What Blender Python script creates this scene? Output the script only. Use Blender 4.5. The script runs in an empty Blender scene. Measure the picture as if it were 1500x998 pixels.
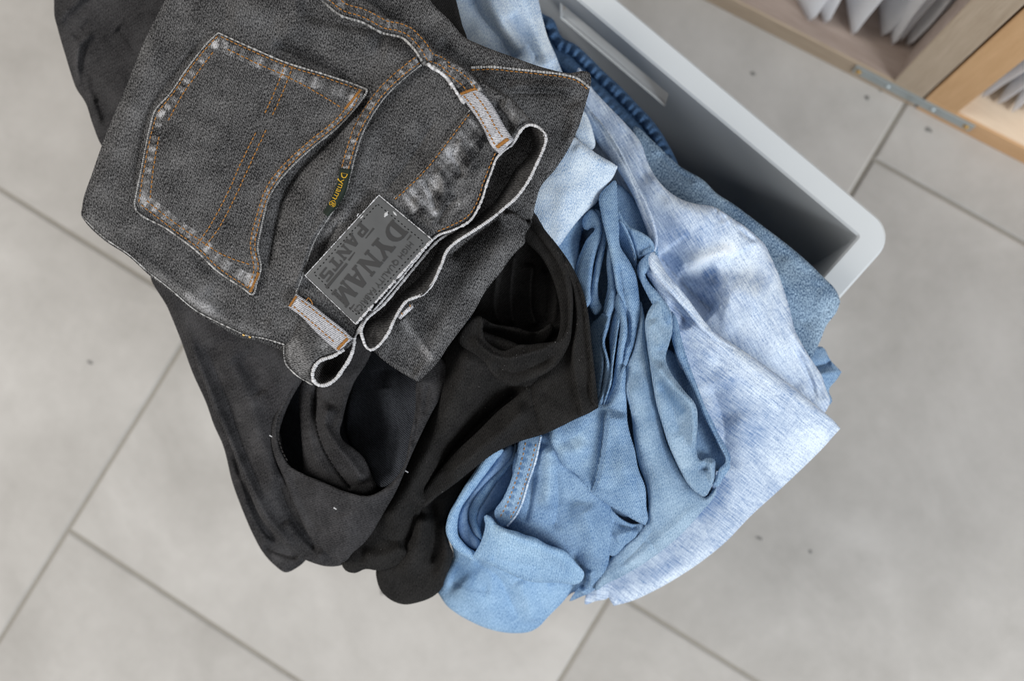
import bpy, math, random, zlib
import numpy as np
from mathutils import Matrix, Vector

# ------------------------------------------------------------------ camera, light, exposure
SC = bpy.context.scene
COL = SC.collection
FPX = 1500 * 35 / 36
CAM_C = np.array([45.772, 15.175, 119.157])                      # cm
CAM_R = np.array([[0.85205218, -0.51489167, 0.09430619],
                  [0.51956776, 0.85380389, -0.03268425],
                  [-0.06369014, 0.07684714, 0.99500657]])
cam = bpy.data.cameras.new('camera'); cam_o = bpy.data.objects.new('camera', cam); COL.objects.link(cam_o)
m = Matrix([list(CAM_R[i]) + [CAM_C[i] / 100] for i in range(3)] + [[0, 0, 0, 1]])
cam_o.matrix_world = m
cam.sensor_width = 36; cam.lens = 35; cam.clip_start = .02; cam.clip_end = 50
cam.dof.use_dof = True; cam.dof.focus_distance = .722; cam.dof.aperture_fstop = 4.0
SC.camera = cam_o

world = bpy.data.worlds.new('daylight'); SC.world = world; world.use_nodes = True
bg = world.node_tree.nodes['Background']
bg.inputs[0].default_value = (1.0, .985, .965, 1); bg.inputs[1].default_value = .37

def area(name, loc, target, sx, sy, power, col):
    l = bpy.data.lights.new(name, 'AREA'); l.shape = 'RECTANGLE'; l.size = sx; l.size_y = sy
    l.energy = power; l.color = col
    o = bpy.data.objects.new(name, l); COL.objects.link(o); o.location = loc
    o.rotation_euler = (Vector(target) - Vector(loc)).to_track_quat('-Z', 'Y').to_euler()
    return o
area('window_light', (2.9, -.35, 2.2), (.45, .2, .3), 1.15, 1.05, 84, (.91, .955, 1.0))
area('side_fill_light', (-2.0, -.9, 2.6), (.4, .4, .3), 1.6, 1.4, 80, (1.0, .965, .915))  # added fill light, no window known there; brightens envelopes and shelf
SC.view_settings.view_transform = 'Standard'; SC.view_settings.look = 'None'
SC.view_settings.exposure = -0.07; SC.view_settings.gamma = 1.0

# ------------------------------------------------------------------ helpers
def rays(x, y):
    d = np.stack([(np.asarray(x, float) - 750) / FPX, -(np.asarray(y, float) - 499) / FPX, -np.ones(np.shape(x))], -1)
    return d @ CAM_R.T
def at(x, y, z):
    """points (m) at height z (cm) seen in the photo at x, y"""
    d = rays(x, y); t = (np.asarray(z, float) - CAM_C[2]) / d[..., 2]
    return (CAM_C + d * t[..., None]) / 100

def spline(pts, closed=True, gap=5.0):
    """Catmull-Rom through pts; a point (x, y, 'c') is a sharp corner"""
    P = [np.array(p[:2], float) for p in pts]; C = [len(p) > 2 and 'c' in p[2:] for p in pts]
    n = len(P); out = []
    for i in range(n if closed else n - 1):
        a, b = P[i], P[(i + 1) % n]
        pa = P[i - 1] if (closed or i > 0) else a
        pb = P[(i + 2) % n] if (closed or i < n - 2) else b
        L = np.hypot(*(b - a)) + 1e-9
        def tan(p, q, r, corner):
            if corner: return None
            l1 = np.hypot(*(q - p)) + 1e-6; l2 = np.hypot(*(r - q)) + 1e-6
            return ((q - p) / l1 * l2 + (r - q) / l2 * l1) / (l1 + l2)
        ma, mb = tan(pa, a, b, C[i]), tan(a, b, pb, C[(i + 1) % n])
        st = (b - a) / L
        ma = st if ma is None else ma; mb = st if mb is None else mb
        k = max(1, int(round(L / gap)))
        for j in range(k):
            t = j / k; t2 = t * t; t3 = t2 * t
            out.append((2*t3 - 3*t2 + 1) * a + (t3 - 2*t2 + t) * ma * L + (-2*t3 + 3*t2) * b + (t3 - t2) * mb * L)
    if not closed: out.append(P[-1])
    return np.array(out)

def seg_dist(x, y, poly, closed):
    """distance, signed side (+ right of travel), arclength fraction and nearest point"""
    A = poly; B = np.roll(poly, -1, 0) if closed else poly[1:]
    if not closed: A = poly[:-1]
    D = B - A; L2 = (D ** 2).sum(1) + 1e-12; L = np.sqrt(L2); cum = np.concatenate([[0], np.cumsum(L)])
    n = len(x); d = np.empty(n); s = np.empty(n); u = np.empty(n); qx = np.empty(n); qy = np.empty(n)
    for i in range(0, n, 8000):
        X = x[i:i+8000, None]; Y = y[i:i+8000, None]
        t = np.clip(((X - A[:, 0]) * D[:, 0] + (Y - A[:, 1]) * D[:, 1]) / L2, 0, 1)
        px = A[:, 0] + t * D[:, 0]; py = A[:, 1] + t * D[:, 1]
        dd = (X - px) ** 2 + (Y - py) ** 2
        k = dd.argmin(1); r = np.arange(len(k))
        d[i:i+8000] = np.sqrt(dd[r, k]); qx[i:i+8000] = px[r, k]; qy[i:i+8000] = py[r, k]
        s[i:i+8000] = D[k, 0] * (Y[:, 0] - A[k, 1]) - D[k, 1] * (X[:, 0] - A[k, 0])
        u[i:i+8000] = (cum[k] + t[r, k] * L[k]) / cum[-1]
    return d, s, u, qx, qy

def inside(x, y, poly):
    c = np.zeros(len(x), bool); A = poly; B = np.roll(poly, -1, 0)
    for (ax, ay), (bx, by) in zip(A, B):
        if ay == by: continue
        c ^= ((ay > y) != (by > y)) & (x < (bx - ax) * (y - ay) / (by - ay) + ax)
    return c

def sm(t): t = np.clip(t, 0, 1); return t * t * (3 - 2 * t)

def tps(ctrl):
    C = np.array(ctrl, float); P = C[:, :2] / 100; z = C[:, 2]; n = len(C)
    if n < 4:
        if n < 3: return lambda x, y: np.full(np.shape(x), z.mean())
        A = np.c_[np.ones(3), P]; w = np.linalg.solve(A, z)
        return lambda x, y: w[0] + w[1] * x / 100 + w[2] * y / 100
    def K(r2): return .5 * r2 * np.log(r2 + 1e-9)
    r2 = ((P[:, None] - P[None]) ** 2).sum(-1); A = np.zeros((n+3, n+3))
    A[:n, :n] = K(r2) + 1e-4 * np.eye(n); A[:n, n] = A[n, :n] = 1; A[:n, n+1:] = P; A[n+1:, :n] = P.T
    w = np.linalg.solve(A + 1e-10 * np.eye(n+3), np.r_[z, 0, 0, 0])
    def f(x, y):
        x = np.asarray(x, float) / 100; y = np.asarray(y, float) / 100
        o = w[n] + w[n+1] * x + w[n+2] * y
        for i in range(n): o = o + w[i] * K((x - P[i, 0]) ** 2 + (y - P[i, 1]) ** 2)
        return o
    return f

def fbm(x, y, scale, seed, octs=2):
    r = np.random.RandomState(seed % (2 ** 31)); o = np.zeros(np.shape(x)); a = 1.0
    for k in range(octs):
        for j in range(7):
            th = r.uniform(0, math.tau); f = math.tau / scale * r.uniform(.6, 1.5); ph = r.uniform(0, math.tau)
            o = o + a * np.sin((x * math.cos(th) + y * math.sin(th)) * f + ph) / 3
        a *= .5; scale *= .5
    return o

def link(name, me, mat, parent=None):
    o = bpy.data.objects.new(name, me); COL.objects.link(o)
    if mat: me.materials.append(mat)
    if parent is not None: o.parent = parent
    return o
def origin(parent):
    v = Vector((0, 0, 0))
    while parent is not None: v = v + parent.location; parent = parent.parent
    return np.array(v)
def mesh(name, V, F, mat, parent=None, smooth=True, uv=None, attr=None):
    me = bpy.data.meshes.new(name)
    V = np.asarray(V, float) - origin(parent)
    if isinstance(F, np.ndarray):
        k = F.shape[1]; me.vertices.add(len(V)); me.vertices.foreach_set('co', V.astype('f').ravel())
        me.loops.add(F.size); me.loops.foreach_set('vertex_index', F.astype('i').ravel())
        me.polygons.add(len(F)); me.polygons.foreach_set('loop_start', np.arange(0, F.size, k, dtype='i'))
        me.update(calc_edges=True); me.validate()
    else:
        me.from_pydata([tuple(v) for v in V], [], F)
    if uv is not None:
        l = me.uv_layers.new(name='UVMap'); idx = np.empty(len(me.loops), 'i'); me.loops.foreach_get('vertex_index', idx)
        l.data.foreach_set('uv', uv[idx].astype('f').ravel())
    if attr is not None:
        a = me.attributes.new('wear', 'FLOAT', 'POINT'); a.data.foreach_set('value', attr.astype('f'))
    if smooth: me.polygons.foreach_set('use_smooth', np.ones(len(me.polygons), bool))
    me.update()
    return link(name, me, mat, parent)

def tag(o, label=None, cat=None, group=None, kind=None):
    if label: o['label'] = label
    if cat: o['category'] = cat
    if group: o['group'] = group
    if kind: o['kind'] = kind
    return o
def thing(name, loc, label, cat, group=None):
    o = bpy.data.objects.new(name, None); COL.objects.link(o); o.location = loc; o.empty_display_size = .05
    return tag(o, label, cat, group)

PXCM = 20.0
class Panel:
    """a piece of folded cloth: outline traced in photo pixels, height in cm, rolled edges and a skirt that tucks in below"""
    def __init__(s, name, out, z, mat, parent, r=10, k=1.0, strokes=(), step=2.0, uv=0.0, noise=.06, nscale=70,
                 skirt=(2.2, 7), label=None, build=True, wear=0.0, over=None, off=0.0, gain=1.0):
        s.gain = gain
        s.poly = spline(out); s.r = r; s.k = k; s.name = name; s.seed = zlib.crc32((name + str(out[0]) + str(len(out))).encode())
        s.zf = over.base if over is not None else tps(z if isinstance(z, (list, tuple)) else [(0, 0, z)])
        s.off = off; s.noise = noise if over is None else 0; s.nscale = nscale; s.wear = wear
        s.st = [(q[0], spline(q[1], False), *q[2:]) for q in strokes]
        if build: s.make(mat, parent, step, uv, skirt, label)
    def base(s, x, y):
        x = np.asarray(x, float); y = np.asarray(y, float)
        z = s.zf(x, y) + s.off
        if s.noise: z = z + s.noise * fbm(x, y, s.nscale, s.seed)
        for q in s.st:
            if q[0] != 'f': z = z + s.stroke(q, x, y)
        return z
    def stroke(s, q, x, y):
        kind, P, w, h = q[:4]; tp = q[4] if len(q) > 4 else .15
        o = np.zeros(np.shape(x)); reach = w * (3.2 if kind in 'rf' else 5)
        lo = P.min(0) - reach; hi = P.max(0) + reach
        msk = (x > lo[0]) & (x < hi[0]) & (y > lo[1]) & (y < hi[1])
        if not msk.any(): return o
        d, sg, u, _, _ = seg_dist(x[msk], y[msk], P, False)
        t = sm(u / max(tp, 1e-3)) * sm((1 - u) / max(tp, 1e-3)) if tp > 0 else 1.0
        if kind in 'rf': p = np.exp(-(d / w) ** 2)
        elif kind == 'V': p = np.exp(-d / w)
        else:
            rr = min(w * .35, 6.0); e = np.clip(d / rr, 0, 1)
            p = np.where(sg > 0, np.exp(-d / w) * np.sqrt(np.clip(1 - (1 - e) ** 2, 0, 1)), 0)
        o[msk] = p * t * h * (1.0 if kind == 'f' else s.gain * 1.75 if w > 4.5 else 1.3)
        return o
    def wearf(s, x, y):
        w = np.full(np.shape(x), s.wear)
        for q in s.st:
            if q[0] == 'f': w = w + s.stroke(q, x, y)
        return w
    def drop(s, d):
        e = np.clip(d / s.r, 0, 1)
        return s.k * s.r / PXCM * (1 - np.sqrt(np.clip(1 - (1 - e) ** 2, 0, 1)))
    def make(s, mat, parent, step, uv, skirt, label):
        P = s.poly; lo = P.min(0) - 2 * step; hi = P.max(0) + 2 * step
        gx = np.arange(lo[0], hi[0] + step, step); gy = np.arange(lo[1], hi[1] + step, step)
        X, Y = np.meshgrid(gx, gy); shp = X.shape; x = X.ravel(); y = Y.ravel()
        ins = inside(x, y, P)
        I = ins.reshape(shp)
        anyc = I[:-1, :-1] | I[1:, :-1] | I[:-1, 1:] | I[1:, 1:]
        ids = np.arange(x.size).reshape(shp)
        a = ids[:-1, :-1][anyc]; b = ids[:-1, 1:][anyc]; c = ids[1:, 1:][anyc]; e = ids[1:, :-1][anyc]
        F = np.stack([a, e, c, b], 1)                       # counter-clockwise seen from above (y runs down)
        used = np.unique(F); rem = np.full(x.size, -1); rem[used] = np.arange(len(used)); F = rem[F]
        x = x[used]; y = y[used]; ins = ins[used]
        d, _, _, qx, qy = seg_dist(x, y, P, True)
        x = np.where(ins, x, qx); y = np.where(ins, y, qy); d = np.where(ins, d, 0)
        s.d = d
        z = s.base(x, y) - s.drop(d)
        # boundary loop
        E = np.concatenate([F[:, [0, 1]], F[:, [1, 2]], F[:, [2, 3]], F[:, [3, 0]]])
        key = E.min(1).astype(np.int64) * len(x) + E.max(1); uq, inv, cnt = np.unique(key, return_inverse=True, return_counts=True)
        be = E[cnt[inv] == 1]; bv = np.unique(be); rb = np.full(len(x), -1); rb[bv] = np.arange(len(bv))
        # inward direction from the outline
        ax = np.zeros(len(bv)); ay = np.zeros(len(bv)); cen = np.zeros((len(bv), 2))
        for th in np.linspace(0, math.tau, 16, endpoint=False):
            tx = x[bv] + 5 * math.cos(th); ty = y[bv] + 5 * math.sin(th); w = inside(tx, ty, P)
            ax += w * math.cos(th); ay += w * math.sin(th)
        L = np.hypot(ax, ay) + 1e-6; ax /= L; ay /= L
        XS, YS, ZS, FS = [x], [y], [z], [F]
        prev = np.arange(len(x))[bv]; n0 = len(x)
        for f in (.3, .65, 1.0):
            XS.append(x[bv] + ax * skirt[1] * f); YS.append(y[bv] + ay * skirt[1] * f); ZS.append(z[bv] - skirt[0] * f)
            cur = n0 + np.arange(len(bv)); n0 += len(bv)
            FS.append(np.stack([be[:, 1] * 0 + prev[rb[be[:, 1]]], prev[rb[be[:, 0]]], cur[rb[be[:, 0]]], cur[rb[be[:, 1]]]], 1))
            prev = cur
        x = np.concatenate(XS); y = np.concatenate(YS); z = np.concatenate(ZS); F = np.concatenate(FS)
        V = at(x, y, z)
        ca, sa = math.cos(math.radians(uv)), math.sin(math.radians(uv))
        UV = np.stack([(x * ca + y * sa) / PXCM, (-x * sa + y * ca) / PXCM], 1) + (s.seed % 97)
        s.o = mesh(s.name, V, F, mat, parent, uv=UV, attr=s.wearf(x, y))
        if label: s.o['label'] = label
        s.n = len(F)

def resample(P, gap):
    L = np.r_[0, np.cumsum(np.hypot(*np.diff(P, axis=0).T))]; n = max(2, int(L[-1] / gap) + 1)
    t = np.linspace(0, L[-1], n)
    return np.stack([np.interp(t, L, P[:, 0]), np.interp(t, L, P[:, 1])], 1)

def tube(name, pts, zf, rad, mat, parent, gap=4.0, fuzz=.12, closed=False, sides=6, seed=1, label=None, taper=False, flat=1.0):
    """a cord along a traced line; zf gives the height in cm, rad is in px"""
    P = resample(spline(pts, closed) if not closed else np.vstack([spline(pts, True), spline(pts, True)[:1]]), gap)
    z = zf(P[:, 0], P[:, 1]) if callable(zf) else np.interp(np.linspace(0, 1, len(P)), np.linspace(0, 1, len(zf)), zf)
    C = at(P[:, 0], P[:, 1], z); T = np.gradient(C, axis=0); T /= np.linalg.norm(T, axis=1)[:, None] + 1e-9
    N = np.cross(T, np.array([0, 0, 1.0])); N /= np.linalg.norm(N, axis=1)[:, None] + 1e-9; B = np.cross(N, T)
    r = np.random.RandomState(seed); R = rad / PXCM / 100 * (1 + fuzz * r.randn(len(P)))
    if taper: R = R * np.clip(np.minimum(np.arange(len(P)), np.arange(len(P))[::-1]) / 3, .3, 1)
    V = []; F = []
    for k in range(sides):
        a = math.tau * k / sides
        V.append(C + N * (np.cos(a) * R)[:, None] + B * (np.sin(a) * R * flat)[:, None])
    n = len(P); V = np.concatenate(V)
    i = np.arange(n - 1)
    for k in range(sides):
        k2 = (k + 1) % sides
        F.append(np.stack([k*n + i, k*n + i + 1, k2*n + i + 1, k2*n + i], 1))
    uv = np.stack([np.tile(P[:, 0], sides), np.tile(P[:, 1], sides)], 1) / PXCM
    o = mesh(name, V, np.concatenate(F), mat, parent, uv=uv, attr=np.zeros(len(V)))
    if label: o['label'] = label
    return o

def stitches(lines, zf, mat, parent, length=6.0, gap=1.6, rad=.95, lift=.03, seed=3):
    """rows of thread stitches as one part"""
    V, F = [], []; r = np.random.RandomState(seed)
    for pts in lines:
        P = spline(pts, False, 2.0); L = np.r_[0, np.cumsum(np.hypot(*np.diff(P, axis=0).T))]
        s0 = 0.0
        while s0 + length < L[-1]:
            t = s0 + length * np.array([0, .25, .5, .75, 1]); x = np.interp(t, L, P[:, 0]); y = np.interp(t, L, P[:, 1])
            x = x + r.uniform(-.3, .3); y = y + r.uniform(-.3, .3)
            C = at(x, y, zf(x, y) + lift + np.array([-.06, 0, .02, 0, -.06])); T = C[-1] - C[0]; T /= np.linalg.norm(T)
            N = np.cross(T, (0, 0, 1)); N /= np.linalg.norm(N); B = np.cross(N, T); n0 = len(V)
            for i, q in enumerate((.5, 1, 1, 1, .5)):
                R = rad * q / PXCM / 100
                for a in range(4): V.append(C[i] + N * R * math.cos(a * 1.5708) + B * R * .8 * math.sin(a * 1.5708))
            for i in range(4):
                for a in range(4):
                    b = (a + 1) % 4; F.append((n0+i*4+a, n0+i*4+4+a, n0+i*4+4+b, n0+i*4+b))
            s0 += length + gap
    o = mesh('stitching', np.array(V), np.array(F), mat, parent); o['kind'] = 'stuff'
    return o

def offset(pts, d):
    """open line moved d px to the right of travel"""
    P = spline(pts, False, 6.0); T = np.gradient(P, axis=0); T /= np.hypot(T[:, 0], T[:, 1])[:, None]
    return [tuple(p) for p in P + np.stack([-T[:, 1], T[:, 0]], 1) * d]

def box_bm(V, F, c, ax, ay, az):
    """box with one corner c and edge vectors ax, ay, az"""
    n = len(V); c, ax, ay, az = (np.array(q, float) for q in (c, ax, ay, az))
    for k in (0, 1):
        for q in ((0, 0), (1, 0), (1, 1), (0, 1)): V.append(c + ax * q[0] + ay * q[1] + az * k)
    s = 1 if np.dot(np.cross(ax, ay), az) > 0 else -1
    for f in ((3, 2, 1, 0), (4, 5, 6, 7), (0, 1, 5, 4), (1, 2, 6, 5), (2, 3, 7, 6), (3, 0, 4, 7)):
        F.append(tuple(n + i for i in (f if s > 0 else f[::-1])))
def bevel(o, w, seg=2):
    b = o.modifiers.new('bevel', 'BEVEL'); b.width = w; b.segments = seg; b.limit_method = 'ANGLE'
    return o

# ------------------------------------------------------------------ materials
def nt(name, rough=.9, spec=.2):
    mt = bpy.data.materials.new(name); mt.use_nodes = True; t = mt.node_tree; b = t.nodes['Principled BSDF']
    b.inputs['Roughness'].default_value = rough; b.inputs['Specular IOR Level'].default_value = spec
    return mt, t, b
def node(t, kind, **kw):
    n = t.nodes.new(kind)
    for k, v in kw.items():
        if k in n.inputs.keys(): n.inputs[k].default_value = v
        else: setattr(n, k, v)
    return n
def math_n(t, op, a, b=None, clamp=False):
    n = t.nodes.new('ShaderNodeMath'); n.operation = op; n.use_clamp = clamp
    for i, v in enumerate((a, b)):
        if v is None: continue
        if isinstance(v, (int, float)): n.inputs[i].default_value = v
        else: t.links.new(v, n.inputs[i])
    return n.outputs[0]
def mix(t, f, a, b):
    n = t.nodes.new('ShaderNodeMix'); n.data_type = 'RGBA'
    for s, v in ((0, f), (6, a), (7, b)):
        if isinstance(v, (int, float)): n.inputs[s].default_value = v
        elif isinstance(v, tuple): n.inputs[s].default_value = (*v, 1)
        else: t.links.new(v, n.inputs[s])
    return n.outputs[2]
def noise_n(t, vec, scale, detail=2, rough=.5, sx=1.0, sy=1.0):
    mp = t.nodes.new('ShaderNodeMapping'); mp.inputs['Scale'].default_value = (sx, sy, 1); t.links.new(vec, mp.inputs[0])
    n = node(t, 'ShaderNodeTexNoise', Scale=scale, Detail=detail, Roughness=rough); t.links.new(mp.outputs[0], n.inputs[0])
    return n.outputs[0]

def denim(name, dark, light, twill=.25, heather=.8, slub=.3, patch=.5, mid=.5, pitch=8.0, angle=45, bump=.35, cross=0.0, tint=None, wearcol=None):
    mt, t, b = nt(name, .92, .12)
    uv = t.nodes.new('ShaderNodeUVMap').outputs[0]
    rot = t.nodes.new('ShaderNodeMapping'); rot.inputs['Rotation'].default_value = (0, 0, math.radians(angle)); t.links.new(uv, rot.inputs[0])
    wv = node(t, 'ShaderNodeTexWave', Scale=max(pitch, 7.5) / 3.2, Distortion=1.9, Detail=3.0); wv.inputs['Detail Scale'].default_value = 2.6
    t.links.new(rot.outputs[0], wv.inputs[0])
    he = noise_n(t, rot.outputs[0], 10, 2, .65, 1.35, .62)
    sl = noise_n(t, uv, 2.6, 3, .7, 3.4, .30); sl2 = noise_n(t, uv, 2.6, 3, .7, .30, 3.4)
    pa = noise_n(t, uv, .42, 4, .6)
    f = math_n(t, 'ADD', math_n(t, 'MULTIPLY', math_n(t, 'SUBTRACT', wv.outputs['Fac'], .5), twill), mid)
    f = math_n(t, 'ADD', f, math_n(t, 'MULTIPLY', math_n(t, 'SUBTRACT', he, .5), heather * 3.0))
    f = math_n(t, 'ADD', f, math_n(t, 'MULTIPLY', math_n(t, 'SUBTRACT', sl, .5), slub * 2.6))
    if cross: f = math_n(t, 'ADD', f, math_n(t, 'MULTIPLY', math_n(t, 'SUBTRACT', sl2, .5), cross * 2.6))
    f = math_n(t, 'ADD', f, math_n(t, 'MULTIPLY', math_n(t, 'SUBTRACT', pa, .5), patch * 1.6))
    at_ = t.nodes.new('ShaderNodeAttribute'); at_.attribute_name = 'wear'
    th = math_n(t, 'ADD', math_n(t, 'MULTIPLY', wv.outputs['Fac'], .7), math_n(t, 'ADD', math_n(t, 'MULTIPLY', math_n(t, 'SUBTRACT', he, .5), 3.2), math_n(t, 'MULTIPLY', math_n(t, 'SUBTRACT', pa, .5), 2.0)))
    f = math_n(t, 'ADD', f, math_n(t, 'MULTIPLY', at_.outputs['Fac'], math_n(t, 'ADD', th, .75)), True)
    c = mix(t, f, dark, light)
    if wearcol:
        w = math_n(t, 'MULTIPLY', math_n(t, 'SUBTRACT', math_n(t, 'MULTIPLY', at_.outputs['Fac'], math_n(t, 'ADD', th, .6)), .35), 1.3, True)
        c = mix(t, w, c, wearcol)
    t.links.new(c, b.inputs['Base Color'])
    bp = node(t, 'ShaderNodeBump', Strength=bump, Distance=.0006)
    hgt = math_n(t, 'ADD', math_n(t, 'MULTIPLY', wv.outputs['Fac'], .6), he)
    t.links.new(hgt, bp.inputs['Height']); t.links.new(bp.outputs[0], b.inputs['Normal'])
    return mt
def plain(name, col, rough=.6, spec=.3, metal=0.0, var=0.0, scale=40):
    mt, t, b = nt(name, rough, spec); b.inputs['Metallic'].default_value = metal
    if var:
        tc = t.nodes.new('ShaderNodeTexCoord').outputs['Object']; n = noise_n(t, tc, scale, 3)
        c = mix(t, n, tuple(max(0, q * (1 - var)) for q in col), tuple(min(1, q * (1 + var)) for q in col)); t.links.new(c, b.inputs['Base Color'])
    else: b.inputs['Base Color'].default_value = (*col, 1)
    return mt

M_CHAR = denim('charcoal_denim', (.006, .006, .0068), (.215, .213, .216), .50, 1.0, .16, .60, .335, 8, 40, .8, wearcol=(.55, .55, .57))
M_CHARIN = denim('charcoal_denim_inside', (.008, .0075, .007), (.19, .185, .185), .55, .5, .2, .3, .27, 8, 60, .6, wearcol=(.5, .5, .52))
M_LOOP = denim('worn_loop_denim', (.05, .05, .055), (.68, .68, .72), .75, .5, .2, .35, .58, 8, -20, .8, wearcol=(.8, .8, .82))
M_WHITE = denim('frayed_white_cotton', (.20, .195, .20), (.74, .74, .76), .5, .6, .2, .3, .66, 8, 50, .8)
M_WASH = denim('washed_black_denim', (.006, .006, .007), (.078, .076, .079), .34, .45, .25, .7, .44, 8, 55, .6)
M_WASHIN = denim('washed_black_inside', (.006, .007, .010), (.095, .105, .125), .75, .25, .2, .35, .38, 8, 35, .9)
M_BLACK = denim('black_denim', (.0035, .0034, .0035), (.040, .0383, .0372), .38, .45, .2, .4, .39, 8, 30, .7)
M_MID = denim('mid_blue_denim', (.055, .135, .29), (.42, .59, .77), .46, .46, .22, .45, .43, 8, 50, .65)
M_MIDG = denim('mid_blue_grey_denim', (.085, .17, .30), (.44, .58, .72), .46, .46, .22, .6, .46, 8, 50, .65)
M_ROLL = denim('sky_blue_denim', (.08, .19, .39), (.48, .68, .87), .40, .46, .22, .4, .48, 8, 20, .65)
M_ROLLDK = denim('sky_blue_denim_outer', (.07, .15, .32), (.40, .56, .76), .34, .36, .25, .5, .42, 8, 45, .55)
M_PALE = denim('pale_blue_denim', (.14, .28, .52), (.77, .87, .96), .30, .65, .2, .65, .62, 8, 45, .6)
M_SLUB = denim('pale_slub_denim', (.13, .23, .44), (.75, .84, .94), .12, .36, .30, .40, .57, 8, 45, .5, cross=.72, wearcol=(.90, .93, .97))
M_RIGHT = denim('medium_blue_denim', (.024, .066, .14), (.46, .61, .76), .30, .85, .2, .5, .38, 8, 45, .6)
M_DKBLUE = denim('dark_blue_denim', (.010, .030, .075), (.12, .225, .40), .2, .4, .2, .6, .42, 8, 45, .5)
M_EDGE = denim('worn_grey_edge', (.06, .058, .056), (.56, .555, .55), .5, .6, .2, .6, .5, 8, 50, .8)
M_THREAD = plain('orange_thread', (.36, .165, .042), .8, .2, 0, .35, 300)
M_TAN = plain('tan_thread', (.42, .22, .08), .8, .2, 0, .3, 300)
M_DKTHREAD = plain('dark_thread', (.03, .028, .028), .8, .2)
M_BLKTHREAD = plain('black_thread', (.006, .006, .006), .8, .2)
M_BLUETHREAD = plain('blue_grey_thread', (.16, .22, .30), .8, .2)
M_LEATHER = plain('dark_grey_leather', (.088, .090, .092), .5, .4, 0, .2, 60)
M_LETTER = plain('embossed_black_print', (.040, .0395, .040), .65, .3)
M_TAGG = plain('dark_green_ribbon', (.018, .026, .020), .8, .2, 0, .3, 200)
M_YELLOW = plain('yellow_embroidery', (.62, .38, .03), .8, .2)
M_BRASS = plain('brass', (.65, .42, .15), .3, .5, 1.0)
M_CRATE = plain('light_grey_plastic', (.61, .64, .66), .42, .45, 0, .02, 30)
M_ZINC = plain('zinc_plated_steel', (.46, .52, .54), .42, .5, .75, .06, 40)
M_PAPER = plain('white_envelope_paper', (.96, .962, .975), .7, .3, 0, .02, 30)
_t = M_PAPER.node_tree; _tr = _t.nodes.new('ShaderNodeBsdfTranslucent'); _tr.inputs[0].default_value = (.93, .94, .97, 1)
_mx = _t.nodes.new('ShaderNodeMixShader'); _mx.inputs[0].default_value = .5; _out = _t.nodes['Material Output']
_t.links.new(_t.nodes['Principled BSDF'].outputs[0], _mx.inputs[1]); _t.links.new(_tr.outputs[0], _mx.inputs[2]); _t.links.new(_mx.outputs[0], _out.inputs[0])

def wood(name, a, b_, sx, sy, sz, grain=1.0):
    mt, t, b = nt(name, .55, .3)
    tc = t.nodes.new('ShaderNodeTexCoord').outputs['Object']
    mp = t.nodes.new('ShaderNodeMapping'); mp.inputs['Scale'].default_value = (sx, sy, sz); t.links.new(tc, mp.inputs[0])
    n1 = node(t, 'ShaderNodeTexNoise', Scale=6.0, Detail=6.0, Roughness=.7, Distortion=.4); t.links.new(mp.outputs[0], n1.inputs[0])
    n2 = node(t, 'ShaderNodeTexNoise', Scale=30.0, Detail=3.0, Roughness=.7); t.links.new(mp.outputs[0], n2.inputs[0])
    f = math_n(t, 'ADD', math_n(t, 'MULTIPLY', n1.outputs[0], .75), math_n(t, 'MULTIPLY', n2.outputs[0], .35))
    f = math_n(t, 'ADD', math_n(t, 'MULTIPLY', math_n(t, 'SUBTRACT', f, .55), 2.2 * grain), .5, True)
    t.links.new(mix(t, f, a, b_), b.inputs['Base Color'])
    bp = node(t, 'ShaderNodeBump', Strength=.15, Distance=.0005); t.links.new(f, bp.inputs['Height']); t.links.new(bp.outputs[0], b.inputs['Normal'])
    return mt
M_OAK = wood('grey_oak_front', (.36, .275, .195), (.52, .425, .325), 1, 14, 14)
M_OAKV = wood('grey_oak_upright', (.36, .28, .20), (.52, .43, .335), 14, 14, 1)
M_OAKTOP = wood('grey_oak_board', (.26, .20, .168), (.42, .34, .295), 1, 12, 12)
M_WARM = wood('honey_oak_front', (.52, .305, .15), (.68, .435, .24), 1, 14, 14)
M_WARMV = wood('honey_oak_upright', (.52, .31, .15), (.68, .44, .24), 14, 14, 1)
M_PALEW = wood('pale_beech_board', (.62, .48, .35), (.80, .66, .51), 1, 12, 12)

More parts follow.
